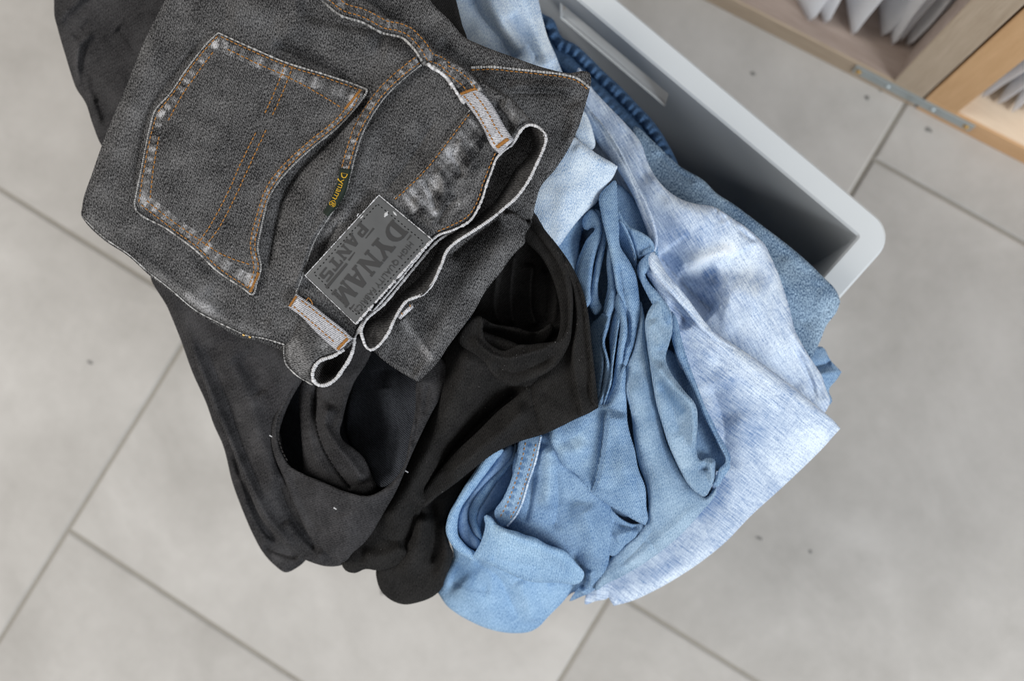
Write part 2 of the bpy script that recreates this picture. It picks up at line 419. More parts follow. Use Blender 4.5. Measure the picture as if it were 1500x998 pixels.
def concrete(name):
    mt, t, b = nt(name, .55, .3)
    geo = t.nodes.new('ShaderNodeNewGeometry').outputs['Position']
    oi = t.nodes.new('ShaderNodeObjectInfo').outputs['Random']
    off = t.nodes.new('ShaderNodeCombineXYZ'); t.links.new(math_n(t, 'MULTIPLY', oi, 40), off.inputs[0]); t.links.new(math_n(t, 'MULTIPLY', oi, 17), off.inputs[1])
    va = t.nodes.new('ShaderNodeVectorMath'); t.links.new(geo, va.inputs[0]); t.links.new(off.outputs[0], va.inputs[1]); v = va.outputs[0]
    n1 = noise_n(t, v, 2.6, 6, .55); n2 = noise_n(t, v, 13, 5, .65); n3 = noise_n(t, v, 90, 2, .5)
    cl = node(t, 'ShaderNodeTexNoise', Scale=4.2, Detail=4.0, Roughness=.6, Distortion=1.6); t.links.new(v, cl.inputs[0])
    f = math_n(t, 'ADD', math_n(t, 'MULTIPLY', math_n(t, 'SUBTRACT', n1, .5), 1.5), .5)
    f = math_n(t, 'ADD', f, math_n(t, 'MULTIPLY', math_n(t, 'SUBTRACT', n2, .5), .75))
    f = math_n(t, 'ADD', f, math_n(t, 'MULTIPLY', math_n(t, 'SUBTRACT', n3, .5), .18))
    f = math_n(t, 'ADD', f, math_n(t, 'MULTIPLY', math_n(t, 'SUBTRACT', cl.outputs[0], .5), 1.1))
    f = math_n(t, 'ADD', f, math_n(t, 'MULTIPLY', math_n(t, 'SUBTRACT', oi, .5), .25), True)
    c = mix(t, f, (.355, .338, .315), (.545, .525, .50))
    # sparse dark pits
    vo = node(t, 'ShaderNodeTexVoronoi', Scale=7.5); t.links.new(v, vo.inputs[0])
    wn = noise_n(t, v, 5.0, 1)
    sp = math_n(t, 'MULTIPLY', math_n(t, 'SUBTRACT', .085, vo.outputs['Distance']), 14, True)
    sp = math_n(t, 'MULTIPLY', sp, math_n(t, 'MULTIPLY', math_n(t, 'SUBTRACT', wn, .56), 9, True))
    c = mix(t, math_n(t, 'MULTIPLY', sp, .7), c, (.15, .15, .15))
    t.links.new(c, b.inputs['Base Color'])
    bp = node(t, 'ShaderNodeBump', Strength=.12, Distance=.001); t.links.new(n2, bp.inputs['Height']); t.links.new(bp.outputs[0], b.inputs['Normal'])
    return mt
M_TILE = concrete('concrete_tile')
M_STAIN = plain('dark_floor_stain', (.20, .195, .185), .8, .2, 0, .3, 120)
M_GROUT = plain('grey_grout', (.30, .28, .245), .9, .1, 0, .15, 60)

# ------------------------------------------------------------------ floor with its tiles
V, F = [], []; box_bm(V, F, (-1.4, -1.3, -.04), (3.4, 0, 0), (0, 3.2, 0), (0, 0, .0375))
floor = mesh('floor', V, F, M_GROUT, smooth=False); floor['kind'] = 'structure'
rnd = random.Random(5)
for ci in range(-2, 3):
    u0 = ci * 60.0
    v0 = {-2: -28, -1: 2.07 - 60, 0: -28.72 - 60, 1: -60, 2: -88}[ci]
    for k in range(-1, 5):
        a, b_ = u0 + .2, u0 + 59.8; c0, c1 = v0 + k * 60 + .2, v0 + k * 60 + 59.8
        if c1 < -130 or c0 > 190: continue
        dz = rnd.uniform(-.06, .06); e = .25
        V = [(a, c0, -.7), (b_, c0, -.7), (b_, c1, -.7), (a, c1, -.7), (a, c0, -.18), (b_, c0, -.18), (b_, c1, -.18), (a, c1, -.18),
             (a+e, c0+e, 0), (b_-e, c0+e, 0), (b_-e, c1-e, 0), (a+e, c1-e, 0)]
        V = [(p[0] / 100, p[1] / 100, (p[2] + dz) / 100) for p in V]
        F = [(3, 2, 1, 0), (8, 9, 10, 11)]
        for i in range(4):
            j = (i + 1) % 4; F += [(i, j, 4 + j, 4 + i), (4 + i, 4 + j, 8 + j, 8 + i)]
        mesh('tile', V, F, M_TILE, floor, smooth=False)

for k, (px, py, w, h, a) in enumerate(((1103, 108, 4, 3, .3), (1270, 143, 4.5, 3.5, .9), (1360, 190, 6, 4, .5), (561, 861, 5, 12, .2), (1113, 789, 6, 3, .4), (1187, 808, 3, 3, 0), (131, 531, 4, 2.5, .6), (1290, 132, 4, 3, .1), (1055, 178, 3, 2, .7))):
    V, F = [], []; rr = random.Random(k)
    for t in range(14):
        q = math.tau * t / 14; f = rr.uniform(.6, 1.15); x_, y_ = w * f * math.cos(q), h * f * math.sin(q)
        V.append(at(px + x_ * math.cos(a) - y_ * math.sin(a), py + x_ * math.sin(a) + y_ * math.cos(a), .075))
    mesh('stain', V, [tuple(range(13, -1, -1))], M_STAIN, floor, smooth=False)

# ------------------------------------------------------------------ shelving units (right top)
sa = math.atan(.0326); SX = np.array([math.cos(sa), math.sin(sa), 0]); SY = np.array([-math.sin(sa), math.cos(sa), 0]); SZ = np.array([0, 0, 1.0])
S0 = np.array([61.15, 67.70, 0])                                 # front corner where the two units meet
def sp(u, v, z): return (S0 + SX * u + SY * v + SZ * z) / 100
def sbox(name, u0, u1, v0, v1, z0, z1, mat, parent, bev=.0012):
    V, F = [], []; box_bm(V, F, sp(u0, v0, z0), SX * (u1-u0) / 100, SY * (v1-v0) / 100, SZ * (z1-z0) / 100)
    return bevel(mesh(name, V, F, mat, parent, smooth=False), bev)
ul = thing('shelving_unit', tuple(sp(-35, 0, 0)), 'grey-brown oak open shelving unit standing on the floor, left of the joint', 'shelf')
sbox('bottom_board', -70, 0, 0.3, 38, 0, 3.75, M_OAKTOP, ul); sbox('front_edge', -70, -.15, 0, .3, 0, 3.8, M_OAK, ul)
sbox('side_panel', -4.0, -.15, 0.3, 38, 3.8, 56, M_OAKTOP, ul); sbox('front_strip', -4.0, -.15, 0, .3, 3.8, 56, M_OAKV, ul)
sbox('back_panel', -70, -4, 37.2, 38, 3.8, 56, M_OAKTOP, ul)
ur = thing('shelving_unit', tuple(sp(35, 0, 0)), 'honey coloured oak shelving unit with a pale bottom board, right of the joint', 'shelf')
sbox('bottom_board', .15, 70, 0.3, 38, 0, 3.75, M_PALEW, ur); sbox('front_edge', .15, 70, 0, .3, 0, 3.8, M_WARM, ur)
sbox('side_panel', .15, 4.0, 0.3, 38, 3.8, 56, M_WARM, ur); sbox('front_strip', .15, 4.0, 0, .3, 3.8, 56, M_WARMV, ur)
sbox('back_panel', 4, 70, 37.2, 38, 3.8, 56, M_PALEW, ur)
pl = thing('joining_plate', tuple(sp(-1, -.2, 2.4)), 'thin zinc steel strip with four screws joining the two oak shelving units', 'plate')
sbox('plate', -8.6, 6.6, -.22, -.01, 1.45, 3.45, M_ZINC, pl, .0006)
for i, u in enumerate((-8.0, -4.2, 1.6, 5.9)):
    c = sp(u, -.22, 2.42); V = []; F = []
    for k in range(12):
        a = math.tau * k / 12
        V.append(c + SX * .0042 * math.cos(a) + SZ * .0042 * math.sin(a))
    for k in range(12):
        a = math.tau * k / 12
        V.append(c - SY * .0022 + SX * .0026 * math.cos(a) + SZ * .0026 * math.sin(a))
    F = [(k, (k+1) % 12, 12 + (k+1) % 12, 12 + k) for k in range(12)] + [tuple(range(12, 24))]
    mesh('screw', V, F, M_BRASS if i in (0, 3) else M_ZINC, pl, smooth=False)

def mailer(tip, back_dir, length, height, thick, lean, label, group, mat=M_PAPER, seed=0):
    """a white envelope standing on edge; tip is its lower front corner (photo pixels, on the board)"""
    p0 = at(tip[0], tip[1], 3.8); p0 = np.array([p0[0], p0[1], .038])
    d = (SX * math.sin(back_dir) + SY * math.cos(back_dir)); n = np.cross(d, SZ)
    r = np.random.RandomState(seed); NX, NZ = 8, 10; V = []; F = []
    for s in (-1, 1):
        for i in range(NX + 1):
            for j in range(NZ + 1):
                u = i / NX; w = j / NZ
                e = min(u, 1 - u, .25) * 4 * (min(w, 1 - w, .2) * 5)
                t = thick * (.12 + .88 * math.sin(min(e, 1) * 1.5708))
                wob = .35 * math.sin(u * 5 + seed) * w + .2 * math.sin(w * 6 + seed * 2)
                q = p0 * 100 + d * length * u + SZ * height * w + n * (s * t / 2 + wob + lean * w * height) + d * (lean * .4 * w * height)
                if i == 0 and j == 0: q = q + d * .35 + SZ * .35
                V.append(q / 100)
    o = (NX + 1) * (NZ + 1)
    def id_(s, i, j): return s * o + i * (NZ + 1) + j
    for i in range(NX):
        for j in range(NZ):
            F.append((id_(0, i, j), id_(0, i, j+1), id_(0, i+1, j+1), id_(0, i+1, j)))
            F.append((id_(1, i, j), id_(1, i+1, j), id_(1, i+1, j+1), id_(1, i, j+1)))
    for i in range(NX):
        F.append((id_(0, i, 0), id_(0, i+1, 0), id_(1, i+1, 0), id_(1, i, 0))); F.append((id_(1, i, NZ), id_(1, i+1, NZ), id_(0, i+1, NZ), id_(0, i, NZ)))
    for j in range(NZ):
        F.append((id_(0, 0, j), id_(1, 0, j), id_(1, 0, j+1), id_(0, 0, j+1))); F.append((id_(0, NX, j), id_(0, NX, j+1), id_(1, NX, j+1), id_(1, NX, j)))
    c = thing('paper_envelope', tuple(p0), label, 'envelope', group)
    mesh('sleeve', V, F, mat, c)
    return c
LM = [((1187, 36), -.95, 'white paper envelope in the grey oak unit, leftmost with a slim pointed corner'),
      ((1207, 40), -.80, 'white paper envelope in the grey oak unit, second from the left'),
      ((1250, 56), -.62, 'white paper envelope in the grey oak unit, wide corner in mid row'),
      ((1292, 58), -.55, 'white paper envelope in the grey oak unit, just right of the wide ribbed one'),
      ((1303, 71), -.50, 'white paper envelope in the grey oak unit, corner reaching furthest to the front'),
      ((1318, 66), -.42, 'white paper envelope in the grey oak unit, third from the side panel'),
      ((1328, 72), -.34, 'white paper envelope in the grey oak unit, second from the side panel'),
      ((1344, 70), -.22, 'white paper envelope in the grey oak unit, nearest the side panel in shadow')]
for i, (tp_, bd, lb) in enumerate(LM): mailer(tp_, bd, 20, 22, 1.6, -.02 * (i % 3), lb, 'envelopes in the grey oak unit', seed=i)
RM = [((1424, 146), 'white paper envelope pressed against the honey oak side panel'),
      ((1437, 149), 'white paper envelope in the honey oak unit, second from its side panel'),
      ((1456, 157), 'white paper envelope in the honey oak unit, third from its side panel'),
      ((1476, 168), 'white paper envelope in the honey oak unit, fourth from its side panel'),
      ((1499, 170), 'white paper envelope in the honey oak unit, rightmost at the photo edge')]
for i, (tp_, lb) in enumerate(RM): mailer(tp_, .06 - .1 * (i % 2), 22, 24, 1.45, .0, lb, 'envelopes in the honey oak unit', seed=20 + i)

# ------------------------------------------------------------------ plastic crate
CX = np.array([-31.5, 5.9, 0]); CX /= np.linalg.norm(CX); CY = np.array([CX[1], -CX[0], 0]); CY = CY if CY[1] < 0 else -CY
C0 = at(1258, 346, 32) * 100; C0[2] = 0                            # inner corner of the rim
CL, CW, CH, RW = 56.0, 33.0, 32.0, 2.35
def cp(u, v, z): return (C0 + CX * u + CY * v + SZ * z) / 100
crate = thing('storage_crate', tuple(cp(CL / 2, CW / 2, 0)), 'light grey plastic stacking crate holding the pile of jeans', 'crate')
def cbox(V, F, u0, u1, v0, v1, z0, z1): box_bm(V, F, cp(u0, v0, z0), CX * (u1-u0) / 100, CY * (v1-v0) / 100, SZ * (z1-z0) / 100)
V, F = [], []
cbox(V, F, 0, CL, 0, CW, .4, .8)
mesh('base', V, F, M_CRATE, crate, smooth=False)
U0, U1 = 21.3, 34.8; Z0, Z1 = 24.3, 28.1
V, F = [], []
for (a, b_, c, d_) in ((0, U0, .4, 29.5), (U1, CL, .4, 29.5), (U0, U1, .4, Z0), (U0, U1, Z1, 29.5)): cbox(V, F, a, b_, -.35, 0, c, d_)
mesh('long_wall', V, F, M_CRATE, crate, smooth=False)
V, F = [], []; cbox(V, F, 0, CL, CW, CW + .35, .4, 29.5); mesh('long_wall', V, F, M_CRATE, crate, smooth=False)
V, F = [], []; cbox(V, F, -.35, 0, -.35, CW + .35, .4, 29.5); mesh('short_wall', V, F, M_CRATE, crate, smooth=False)
V, F = [], []; cbox(V, F, CL, CL + .35, -.35, CW + .35, .4, 29.5); mesh('short_wall', V, F, M_CRATE, crate, smooth=False)
V, F = [], []; cbox(V, F, U0 - .3, U1 + .3, -RW, -.3, Z0 - .5, Z0); mesh('handle_ledge', V, F, M_CRATE, crate, smooth=False)
for u in (4, 12, 20.2, 36, 44, 52):                                # outside stiffening ribs
    V, F = [], []; cbox(V, F, u, u + .35, -RW + .5, -.35, 12, 29.8); mesh('rib', V, F, M_CRATE, crate, smooth=False)
# rim: a rounded rectangular ring with rounded outer corners and a turned-down lip
V, F = [], []; NC = 10
def ring(off, rad, z):
    pts = []
    for (cu, cv, a0) in ((0, 0, 180), (CL, 0, 270), (CL, CW, 0), (0, CW, 90)):
        for k in range(NC + 1):
            a = math.radians(a0 + 90 * k / NC)
            ex = off - rad; cx_ = cu + (-ex if cu == 0 else ex); cy_ = cv + (-ex if cv == 0 else ex)
            pts.append(cp(cx_ + rad * math.cos(a), cy_ + rad * math.sin(a), z))
    return pts
prof = [(0.0, .25, 29.5), (0.0, .25, 31.75), (.18, .4, 32.0), (RW - .2, 2.2, 32.0), (RW, 2.4, 31.8), (RW, 2.4, 30.6), (RW - .3, 2.1, 30.6), (RW - .3, 2.1, 31.4), (.3, .5, 31.4), (.3, .5, 29.5)]
nn = 4 * (NC + 1)
for (o_, r_, z_) in prof: V += ring(o_, r_, z_)
for i in range(len(prof)):
    i2 = (i + 1) % len(prof)
    for k in range(nn):
        k2 = (k + 1) % nn; F.append((i*nn + k, i2*nn + k, i2*nn + k2, i*nn + k2))
rim = mesh('rim', V, F, M_CRATE, crate, smooth=True)
rim.data.set_sharp_from_angle(angle=math.radians(35))

# ------------------------------------------------------------------ jeans, lowest in the pile first
def jeans(px, py, z, label): return thing('jeans', tuple(at(px, py, z)), label, 'jeans', 'denim clothes piled in the crate')
DEEP = (6.5, 16)

# --- dark blue piece with a gathered elastic edge, down in the crate
g9 = jeans(880, 140, 30, 'dark blue denim garment with a gathered elastic edge, tucked along the crate wall')
def to_px(p):
    q = (np.asarray(p) * 100 - CAM_C) @ CAM_R; return (750 - q[0] / q[2] * FPX, 499 + q[1] / q[2] * FPX)
Panel('body', [(*to_px(cp(u, v, 27)), 'c') for u, v in ((3, 12), (3, CW - 2.5), (CL - 3, CW - 2.5), (CL - 3, 3), (40, 4), (28, 9))], 27, M_DKBLUE, g9, r=20, step=5.0, uv=40, skirt=(23, 4))  # unseen filler added under the pile to keep light out of the crate
edge9 = [(786, 8), (794, 19), (809, 27), (824, 55), (843, 65), (862, 82), (885, 105), (908, 126), (933, 152), (958, 179), (977, 208), (993, 240)]
st9 = [('V', offset(edge9, 17), 5, -.55, .02), ('r', offset(edge9, 34), 9, .35, .02), ('V', offset(edge9, 47), 5, -.4, .02)]
e9 = resample(spline(edge9, False), 12.5)
for i in range(1, len(e9) - 1):
    T = e9[i+1] - e9[i-1]; T /= np.hypot(*T); N = np.array([-T[1], T[0]]); jt = (i * 37 % 11 - 5) * .5
    a = e9[i] + T * jt + N * 2; b = e9[i] + N * 17 + T * (jt + 2); c = e9[i] + T * (6 - jt) + N * 20; dd = e9[i] + N * 44 + T * 4
    st9 += [('r', [tuple(a), tuple(b)], 4.2, .55, .1), ('r', [tuple(c), tuple(dd)], 4.0, .30, .2)]
Panel('gathered_edge', [(775, -20), (786, 8)] + edge9[1:] + [(1000, 262), (960, 270), (900, 200), (860, 150), (800, 120), (770, 40)],
      [(790, 10, 33), (900, 125, 33), (985, 230, 33.5), (830, 120, 35), (930, 230, 35.5)], M_DKBLUE, g9, r=9, strokes=st9, uv=40, skirt=(4, 12))

# --- medium blue jeans hanging over the short side of the crate
g8 = jeans(1120, 400, 34, 'medium blue jeans lying flat along the open crate, draped over its short side')
Panel('small_flap', [(1170, 505), (1195, 508), (1204, 508), (1216, 527), (1233, 545, 'c'), (1226, 556), (1214, 572), (1219, 588), (1205, 600), (1180, 570)],
      [(1190, 515, 35), (1233, 545, 33.6), (1200, 590, 34), (1210, 540, 35.0)], M_MID, g8, r=6, uv=20, skirt=DEEP,
      strokes=[('r', [(1185, 555), (1210, 548), (1230, 545)], 6, .3), ('V', [(1190, 540), (1206, 535), (1218, 530)], 5, -.5)])
Panel('leg', [(930, 185), (958, 208), (995, 243), (1034, 267), (1046, 280), (1076, 300), (1108, 324), (1140, 348), (1170, 372), (1202, 402), (1227, 430), (1231, 442, 'c'),
              (1226, 456), (1210, 478), (1203, 496), (1189, 526, 'c'), (1150, 490), (1100, 400), (1050, 350), (990, 300), (930, 230)],
      [(950, 215, 36.5), (1050, 300, 37.6), (1130, 380, 37.8), (1220, 440, 36), (1190, 515, 36), (1180, 400, 36.8)], M_RIGHT, g8, r=9, uv=38, skirt=(3.5, 12),
      strokes=[('r', [(1040, 275), (1120, 335), (1200, 405)], 9, .18), ('r', [(1110, 400), (1170, 420), (1220, 440)], 22, .35), ('V', [(1200, 410), (1190, 450), (1175, 480)], 16, -.2),
               ('f', [(1215, 430), (1222, 450), (1195, 510)], 20, .25), ('f', [(1060, 290), (1110, 340)], 24, -.12),
               ('V', [(960, 222), (985, 246), (1020, 268)], 5, -.25), ('r', [(1150, 370), (1160, 430), (1190, 470)], 16, .2)])

# --- pale slub jeans on the right
g7 = jeans(1080, 600, 34, 'pale streaky jeans with a faded knee, fanned out at the right of the pile')
Panel('upper_leg', [(850, 100), (868, 130), (889, 153), (916, 181), (940, 212), (948, 236), (963, 263), (998, 292), (1020, 299), (1046, 303), (1060, 311), (1076, 322), (1092, 332),
                    (1108, 346), (1120, 358), (1128, 374), (1138, 396), (1146, 418), (1156, 450), (1165, 485), (1177, 508), (1191, 531), (1203, 549), (1210, 570), (1216, 588), (1212, 599),
                    (1207, 606), (1170, 600), (1100, 560), (1030, 520), (990, 470), (960, 420), (930, 340), (890, 260), (850, 190)],
      [(870, 140, 38.5), (940, 230, 39.8), (1000, 330, 40.6), (1060, 350, 41.0), (1110, 370, 40.4), (1060, 430, 39.8), (1140, 470, 39.6), (1195, 560, 37.4), (960, 400, 38.5), (1080, 520, 39.2), (1020, 430, 39.2)],
      M_SLUB, g7, r=15, k=1.1, uv=58, skirt=(3.5, 12), noise=.05,
      strokes=[('s', [(1112, 352), (1075, 372), (1035, 385), (1002, 398), (985, 405)][::-1], 40, -.25), ('r', [(990, 396), (1030, 380), (1075, 366)], 12, .35), ('r', [(1060, 430), (1130, 445)], 30, .3),
               ('V', [(992, 405), (1015, 412), (1038, 418), (1058, 412)], 12, -.55), ('V', [(964, 372), (986, 400), (1012, 428), (1046, 458)], 17, -1.35, .05), ('r', [(1040, 440), (1080, 430), (1120, 440)], 26, .35),
               ('V', [(1046, 306), (1056, 318), (1060, 328)], 4, -.35, .3), ('r', [(1054, 306), (1066, 318), (1072, 330)], 5, .3, .3), ('V', [(1062, 314), (1074, 328)], 3, -.3, .3), ('V', [(1078, 330), (1098, 348), (1112, 356)], 5, -.35, .3),
               ('r', [(950, 250), (1000, 310), (1050, 330)], 22, .3), ('V', [(905, 180), (935, 225), (948, 262), (985, 300)], 6, -.18),
               ('r', [(1150, 470), (1185, 530), (1205, 585)], 5, .25, .3), ('V', [(1163, 505), (1190, 560), (1196, 590)], 4, -.45, .25), ('V', [(1180, 520), (1200, 560), (1206, 590)], 3, -.3, .25),
               ('V', [(1060, 480), (1120, 530), (1180, 575)], 16, -.35), ('r', [(1075, 400), (1115, 470), (1150, 530)], 18, .18),
               ('f', [(1000, 396), (1040, 378), (1085, 362)], 13, .5), ('f', [(1050, 345), (1090, 380), (1120, 440)], 24, .25), ('f', [(1028, 404), (1052, 392)], 12, -.42), ('f', [(1100, 404), (1130, 420)], 14, -.32),
               ('f', [(1040, 412), (1056, 424)], 14, -.2), ('f', [(1085, 450), (1140, 520), (1185, 560)], 26, .22), ('f', [(970, 330), (1000, 350), (1030, 370)], 18, -.15), ('f', [(960, 280), (985, 320)], 14, .15)])
Panel('side_seam_fold', [(846, 120), (864, 159), (889, 189), (909, 220), (928, 259), (948, 298), (961, 333), (963, 360), (958, 372), (950, 345), (940, 318), (926, 285), (905, 250), (881, 218), (854, 180), (836, 150)],
      [(850, 140, 41), (905, 230, 42.2), (950, 320, 42.8), (960, 365, 42.0)], M_SLUB, g7, r=8, k=1.2, uv=62, skirt=(2.5, 6),
      strokes=[('V', [(850, 145), (885, 192), (915, 240), (942, 300), (955, 345)], 2.2, -.22, .05), ('f', [(880, 185), (920, 255), (950, 320)], 5, .2)])
lo7 = [(945, 392), (950, 378), (957, 366), (964, 378), (970, 390), (978, 404), (999, 427), (1016, 450), (1041, 482), (1069, 501), (1104, 524), (1138, 549), (1171, 574), (1196, 595), (1207, 604), (1221, 616), (1231, 628, 'c'),
       (1222, 638), (1207, 655), (1184, 678), (1145, 715), (1100, 756), (1060, 797), (1029, 822), (998, 843), (956, 867), (925, 881), (899, 888, 'c'), (889, 872), (870, 850), (900, 760), (960, 650), (990, 560), (984, 490), (975, 450), (958, 420)]
Panel('lower_leg', lo7, [(960, 385, 43.2), (985, 425, 43.0), (1015, 480, 42.0), (1060, 540, 41.4), (1120, 580, 41), (1200, 620, 38.6), (1160, 690, 37.0), (1060, 700, 39), (1060, 790, 36.0), (960, 850, 34.4), (900, 870, 33.6), (990, 600, 40), (960, 760, 36.5)],
      M_SLUB, g7, r=9, k=1.0, uv=38, skirt=DEEP, noise=.05,
      strokes=[('V', [(960, 385), (975, 412), (996, 438), (1018, 462), (1050, 495)], 2.4, -.22, .05), ('r', [(1030, 490), (1090, 535), (1160, 585), (1215, 620)], 12, .3), ('V', [(1035, 520), (1100, 565), (1160, 610)], 12, -.2),
               ('V', [(1040, 560), (1060, 620), (1058, 690)], 22, -.35), ('r', [(1075, 600), (1090, 680), (1060, 760)], 26, .3), ('V', [(978, 438), (996, 458), (1008, 484)], 9, -.8, .3),
               ('f', [(1040, 590), (1080, 615), (1125, 650)], 28, -.2), ('f', [(1040, 545), (1080, 565)], 14, -.2), ('f', [(1060, 690), (1040, 730), (1010, 760)], 20, -.36), ('f', [(930, 850), (960, 840), (1000, 815)], 12, -.22),
               ('f', [(1120, 690), (1170, 660), (1215, 630)], 26, .3), ('f', [(1030, 520), (1090, 550), (1150, 600)], 14, .18), ('f', [(900, 880), (960, 862), (1050, 800)], 10, .2), ('f', [(1060, 500), (1100, 530)], 10, .15)])
Panel('side_seam_fold', [(950, 377), (957, 367), (964, 377), (978, 403), (999, 426), (1016, 449), (1041, 481), (1069, 503), (1092, 519), (1070, 512), (1044, 498), (1022, 478), (1005, 456), (989, 438), (970, 417), (955, 398)],
      [(957, 372, 44.1), (985, 418, 44.2), (1015, 460, 43.3), (1050, 494, 42.4), (1090, 518, 41.9)], M_SLUB, g7, r=6, k=1.3, uv=48, skirt=(2, 3),
      strokes=[('V', [(960, 374), (975, 405), (996, 430), (1013, 453), (1040, 486)], 2.2, -.16, .05), ('f', [(990, 425), (1012, 452), (1040, 486)], 5, .15)])
Panel('hem_end', [(860, 868), (880, 850), (893, 862), (891, 876), (872, 881), (857, 886)], [(870, 865, 33.6), (890, 874, 33.3), (858, 884, 33)], M_SLUB, g7, r=3, uv=10, skirt=(3, 5),
      strokes=[('s', [(874, 858), (877, 870), (876, 882)], 8, .3)])

# --- pale blue jeans: upper part at the top of the picture and the turned-back cuff
g4 = jeans(800, 120, 36, 'palest blue jeans under the charcoal pair, turned-back cuff showing beside black jeans')
Panel('leg', [(660, -25), (760, -30), (786, -15), (789, 0), (795, 27), (802, 53), (815, 83), (824, 106), (838, 130), (800, 160), (720, 120), (676, 70)],
      [(680, 0, 40.5), (740, 20, 42), (780, 20, 41), (810, 90, 39.5), (720, 90, 41)], M_PALE, g4, r=13, k=1.1, uv=70, skirt=(4, 12),
      strokes=[('V', [(692, -10), (703, 18), (728, 52), (755, 90)], 9, -.75, .05), ('r', [(712, -15), (730, 22), (765, 75)], 14, .45, .05), ('V', [(745, 20), (768, 58), (790, 92)], 7, -.35, .1), ('r', [(765, -10), (782, 40), (806, 95)], 11, .35, .05),
               ('f', [(700, 40), (730, 75)], 16, .2), ('f', [(790, 20), (805, 80)], 9, .2), ('f', [(750, 20), (780, 60)], 10, -.2)])
Panel('fold_loop', [(846, 158), (856, 163), (863, 176), (869, 195), (871, 216), (864, 222), (855, 214), (846, 205), (838, 190)], [(850, 165, 42.4), (866, 215, 42.6), (845, 200, 42.9)], M_PALE, g4, r=5, uv=60, skirt=(2, 5),
      strokes=[('f', [(856, 165), (866, 190), (869, 214)], 4, .35)])
Panel('turned_cuff', [(832, 196), (854, 210), (877, 227), (898, 239), (905, 244, 'c'), (899, 258), (886, 276), (873, 298), (858, 311), (842, 329), (828, 348), (817, 362), (800, 365), (770, 330), (770, 270), (800, 225)],
      [(800, 240, 45.2), (860, 240, 45.2), (903, 245, 44.0), (870, 295, 43.6), (820, 350, 43.4), (790, 320, 44.0), (830, 290, 45.1)], M_PALE, g4, r=11, k=1.0, uv=25, skirt=(2.6, 8),
      strokes=[('r', [(840, 212), (870, 235), (898, 246)], 8, .15), ('f', [(850, 225), (860, 270), (830, 330)], 30, .2), ('f', [(900, 248), (870, 298), (830, 345)], 6, .2)])

# --- mid blue jeans in many pleats
g5 = jeans(940, 560, 36, 'mid blue jeans gathered in long narrow pleats, right of the black jeans')
Panel('inner_layer', [(815, 300), (860, 285), (905, 270), (935, 300), (960, 340), (965, 380), (985, 470), (1000, 560), (1010, 660), (980, 720), (930, 760), (880, 740), (840, 640), (830, 500), (815, 420)],
      [(860, 300, 40.6), (940, 330, 40.4), (900, 450, 39.4), (960, 520, 39.4), (900, 650, 39.2), (980, 680, 39)], M_MID, g5, r=12, uv=80, strokes=[('V', [(850, 330), (856, 400), (866, 470)], 8, -.8), ('V', [(925, 400), (935, 460), (950, 530)], 9, -.8)])
Panel('pleat', [(808, 352), (835, 322), (852, 306), (864, 300), (862, 312), (856, 330), (850, 352), (847, 378), (843, 398), (840, 402), (820, 372)], [(830, 340, 42.0), (860, 310, 42), (843, 395, 42.0), (850, 350, 41.2)], M_MID, g5, r=6, uv=60)
Panel('pleat', [(858, 312), (866, 306), (874, 312), (880, 324), (882, 338), (880, 350), (874, 368), (870, 384), (867, 405), (865, 425), (864, 446), (858, 452), (850, 425), (842, 400), (846, 382), (853, 364), (860, 350), (868, 341), (872, 336), (868, 333), (861, 338), (856, 336)],
      [(866, 310, 43.2), (878, 340, 43.5), (862, 380, 42.9), (858, 440, 42.8)], M_MID, g5, r=8, k=1.2, uv=75)
Panel('pleat', [(870, 306), (878, 308), (884, 322), (888, 345), (885, 370), (880, 395), (876, 420), (878, 440), (882, 452), (872, 462), (864, 450), (866, 420), (871, 390), (876, 362), (880, 340), (876, 322)],
      [(876, 310, 42.8), (886, 345, 42.9), (872, 430, 42.6)], M_MID, g5, r=6, k=1.3, uv=75)
# lower-left bundle of pleats that opens out below the black jeans
Panel('pleat', [(866, 474), (876, 466), (884, 458), (892, 466), (886, 486), (882, 505), (885, 525), (884, 545), (880, 572), (877, 598), (872, 580), (868, 540), (864, 500)], [(880, 465, 42.8), (880, 520, 43), (877, 590, 43)], M_MID, g5, r=6, k=1.2, uv=70)
Panel('pleat', [(884, 456), (890, 420), (888, 380), (890, 358), (896, 370), (899, 395), (902, 420), (902, 445), (896, 462), (892, 480), (886, 502), (890, 520), (896, 545), (893, 562), (886, 582), (878, 604), (874, 598), (880, 575), (885, 545), (886, 525), (880, 505), (882, 482), (884, 470)],
      [(892, 370, 42.6), (898, 430, 43.2), (886, 500, 43.6), (880, 595, 43.4)], M_MID, g5, r=7, k=1.3, uv=75)
Panel('pleat', [(896, 462), (905, 440), (908, 452), (908, 470), (904, 495), (901, 516), (898, 538), (896, 560), (890, 580), (880, 604), (880, 592), (888, 570), (893, 545), (894, 520), (892, 495)],
      [(905, 450, 43.3), (900, 516, 43.9), (884, 595, 43.6)], M_MID, g5, r=6, k=1.3, uv=75)
Panel('pleat', [(879, 284), (890, 272), (901, 264), (904, 285), (905, 305), (907, 328), (909, 362), (921, 381), (930, 399), (936, 431), (938, 454), (934, 478), (931, 496), (924, 520), (917, 538), (911, 540), (913, 520), (918, 490), (919, 466), (914, 452), (910, 440), (904, 428), (900, 405), (895, 378), (888, 346), (881, 316)],
      [(890, 280, 44.0), (893, 330, 44.6), (912, 400, 44.3), (926, 450, 43.8), (914, 535, 43.4)], M_MID, g5, r=9, k=1.3, uv=78,
      strokes=[('V', [(906, 385), (914, 430), (921, 470), (920, 510)], 4, -.4, .1)])
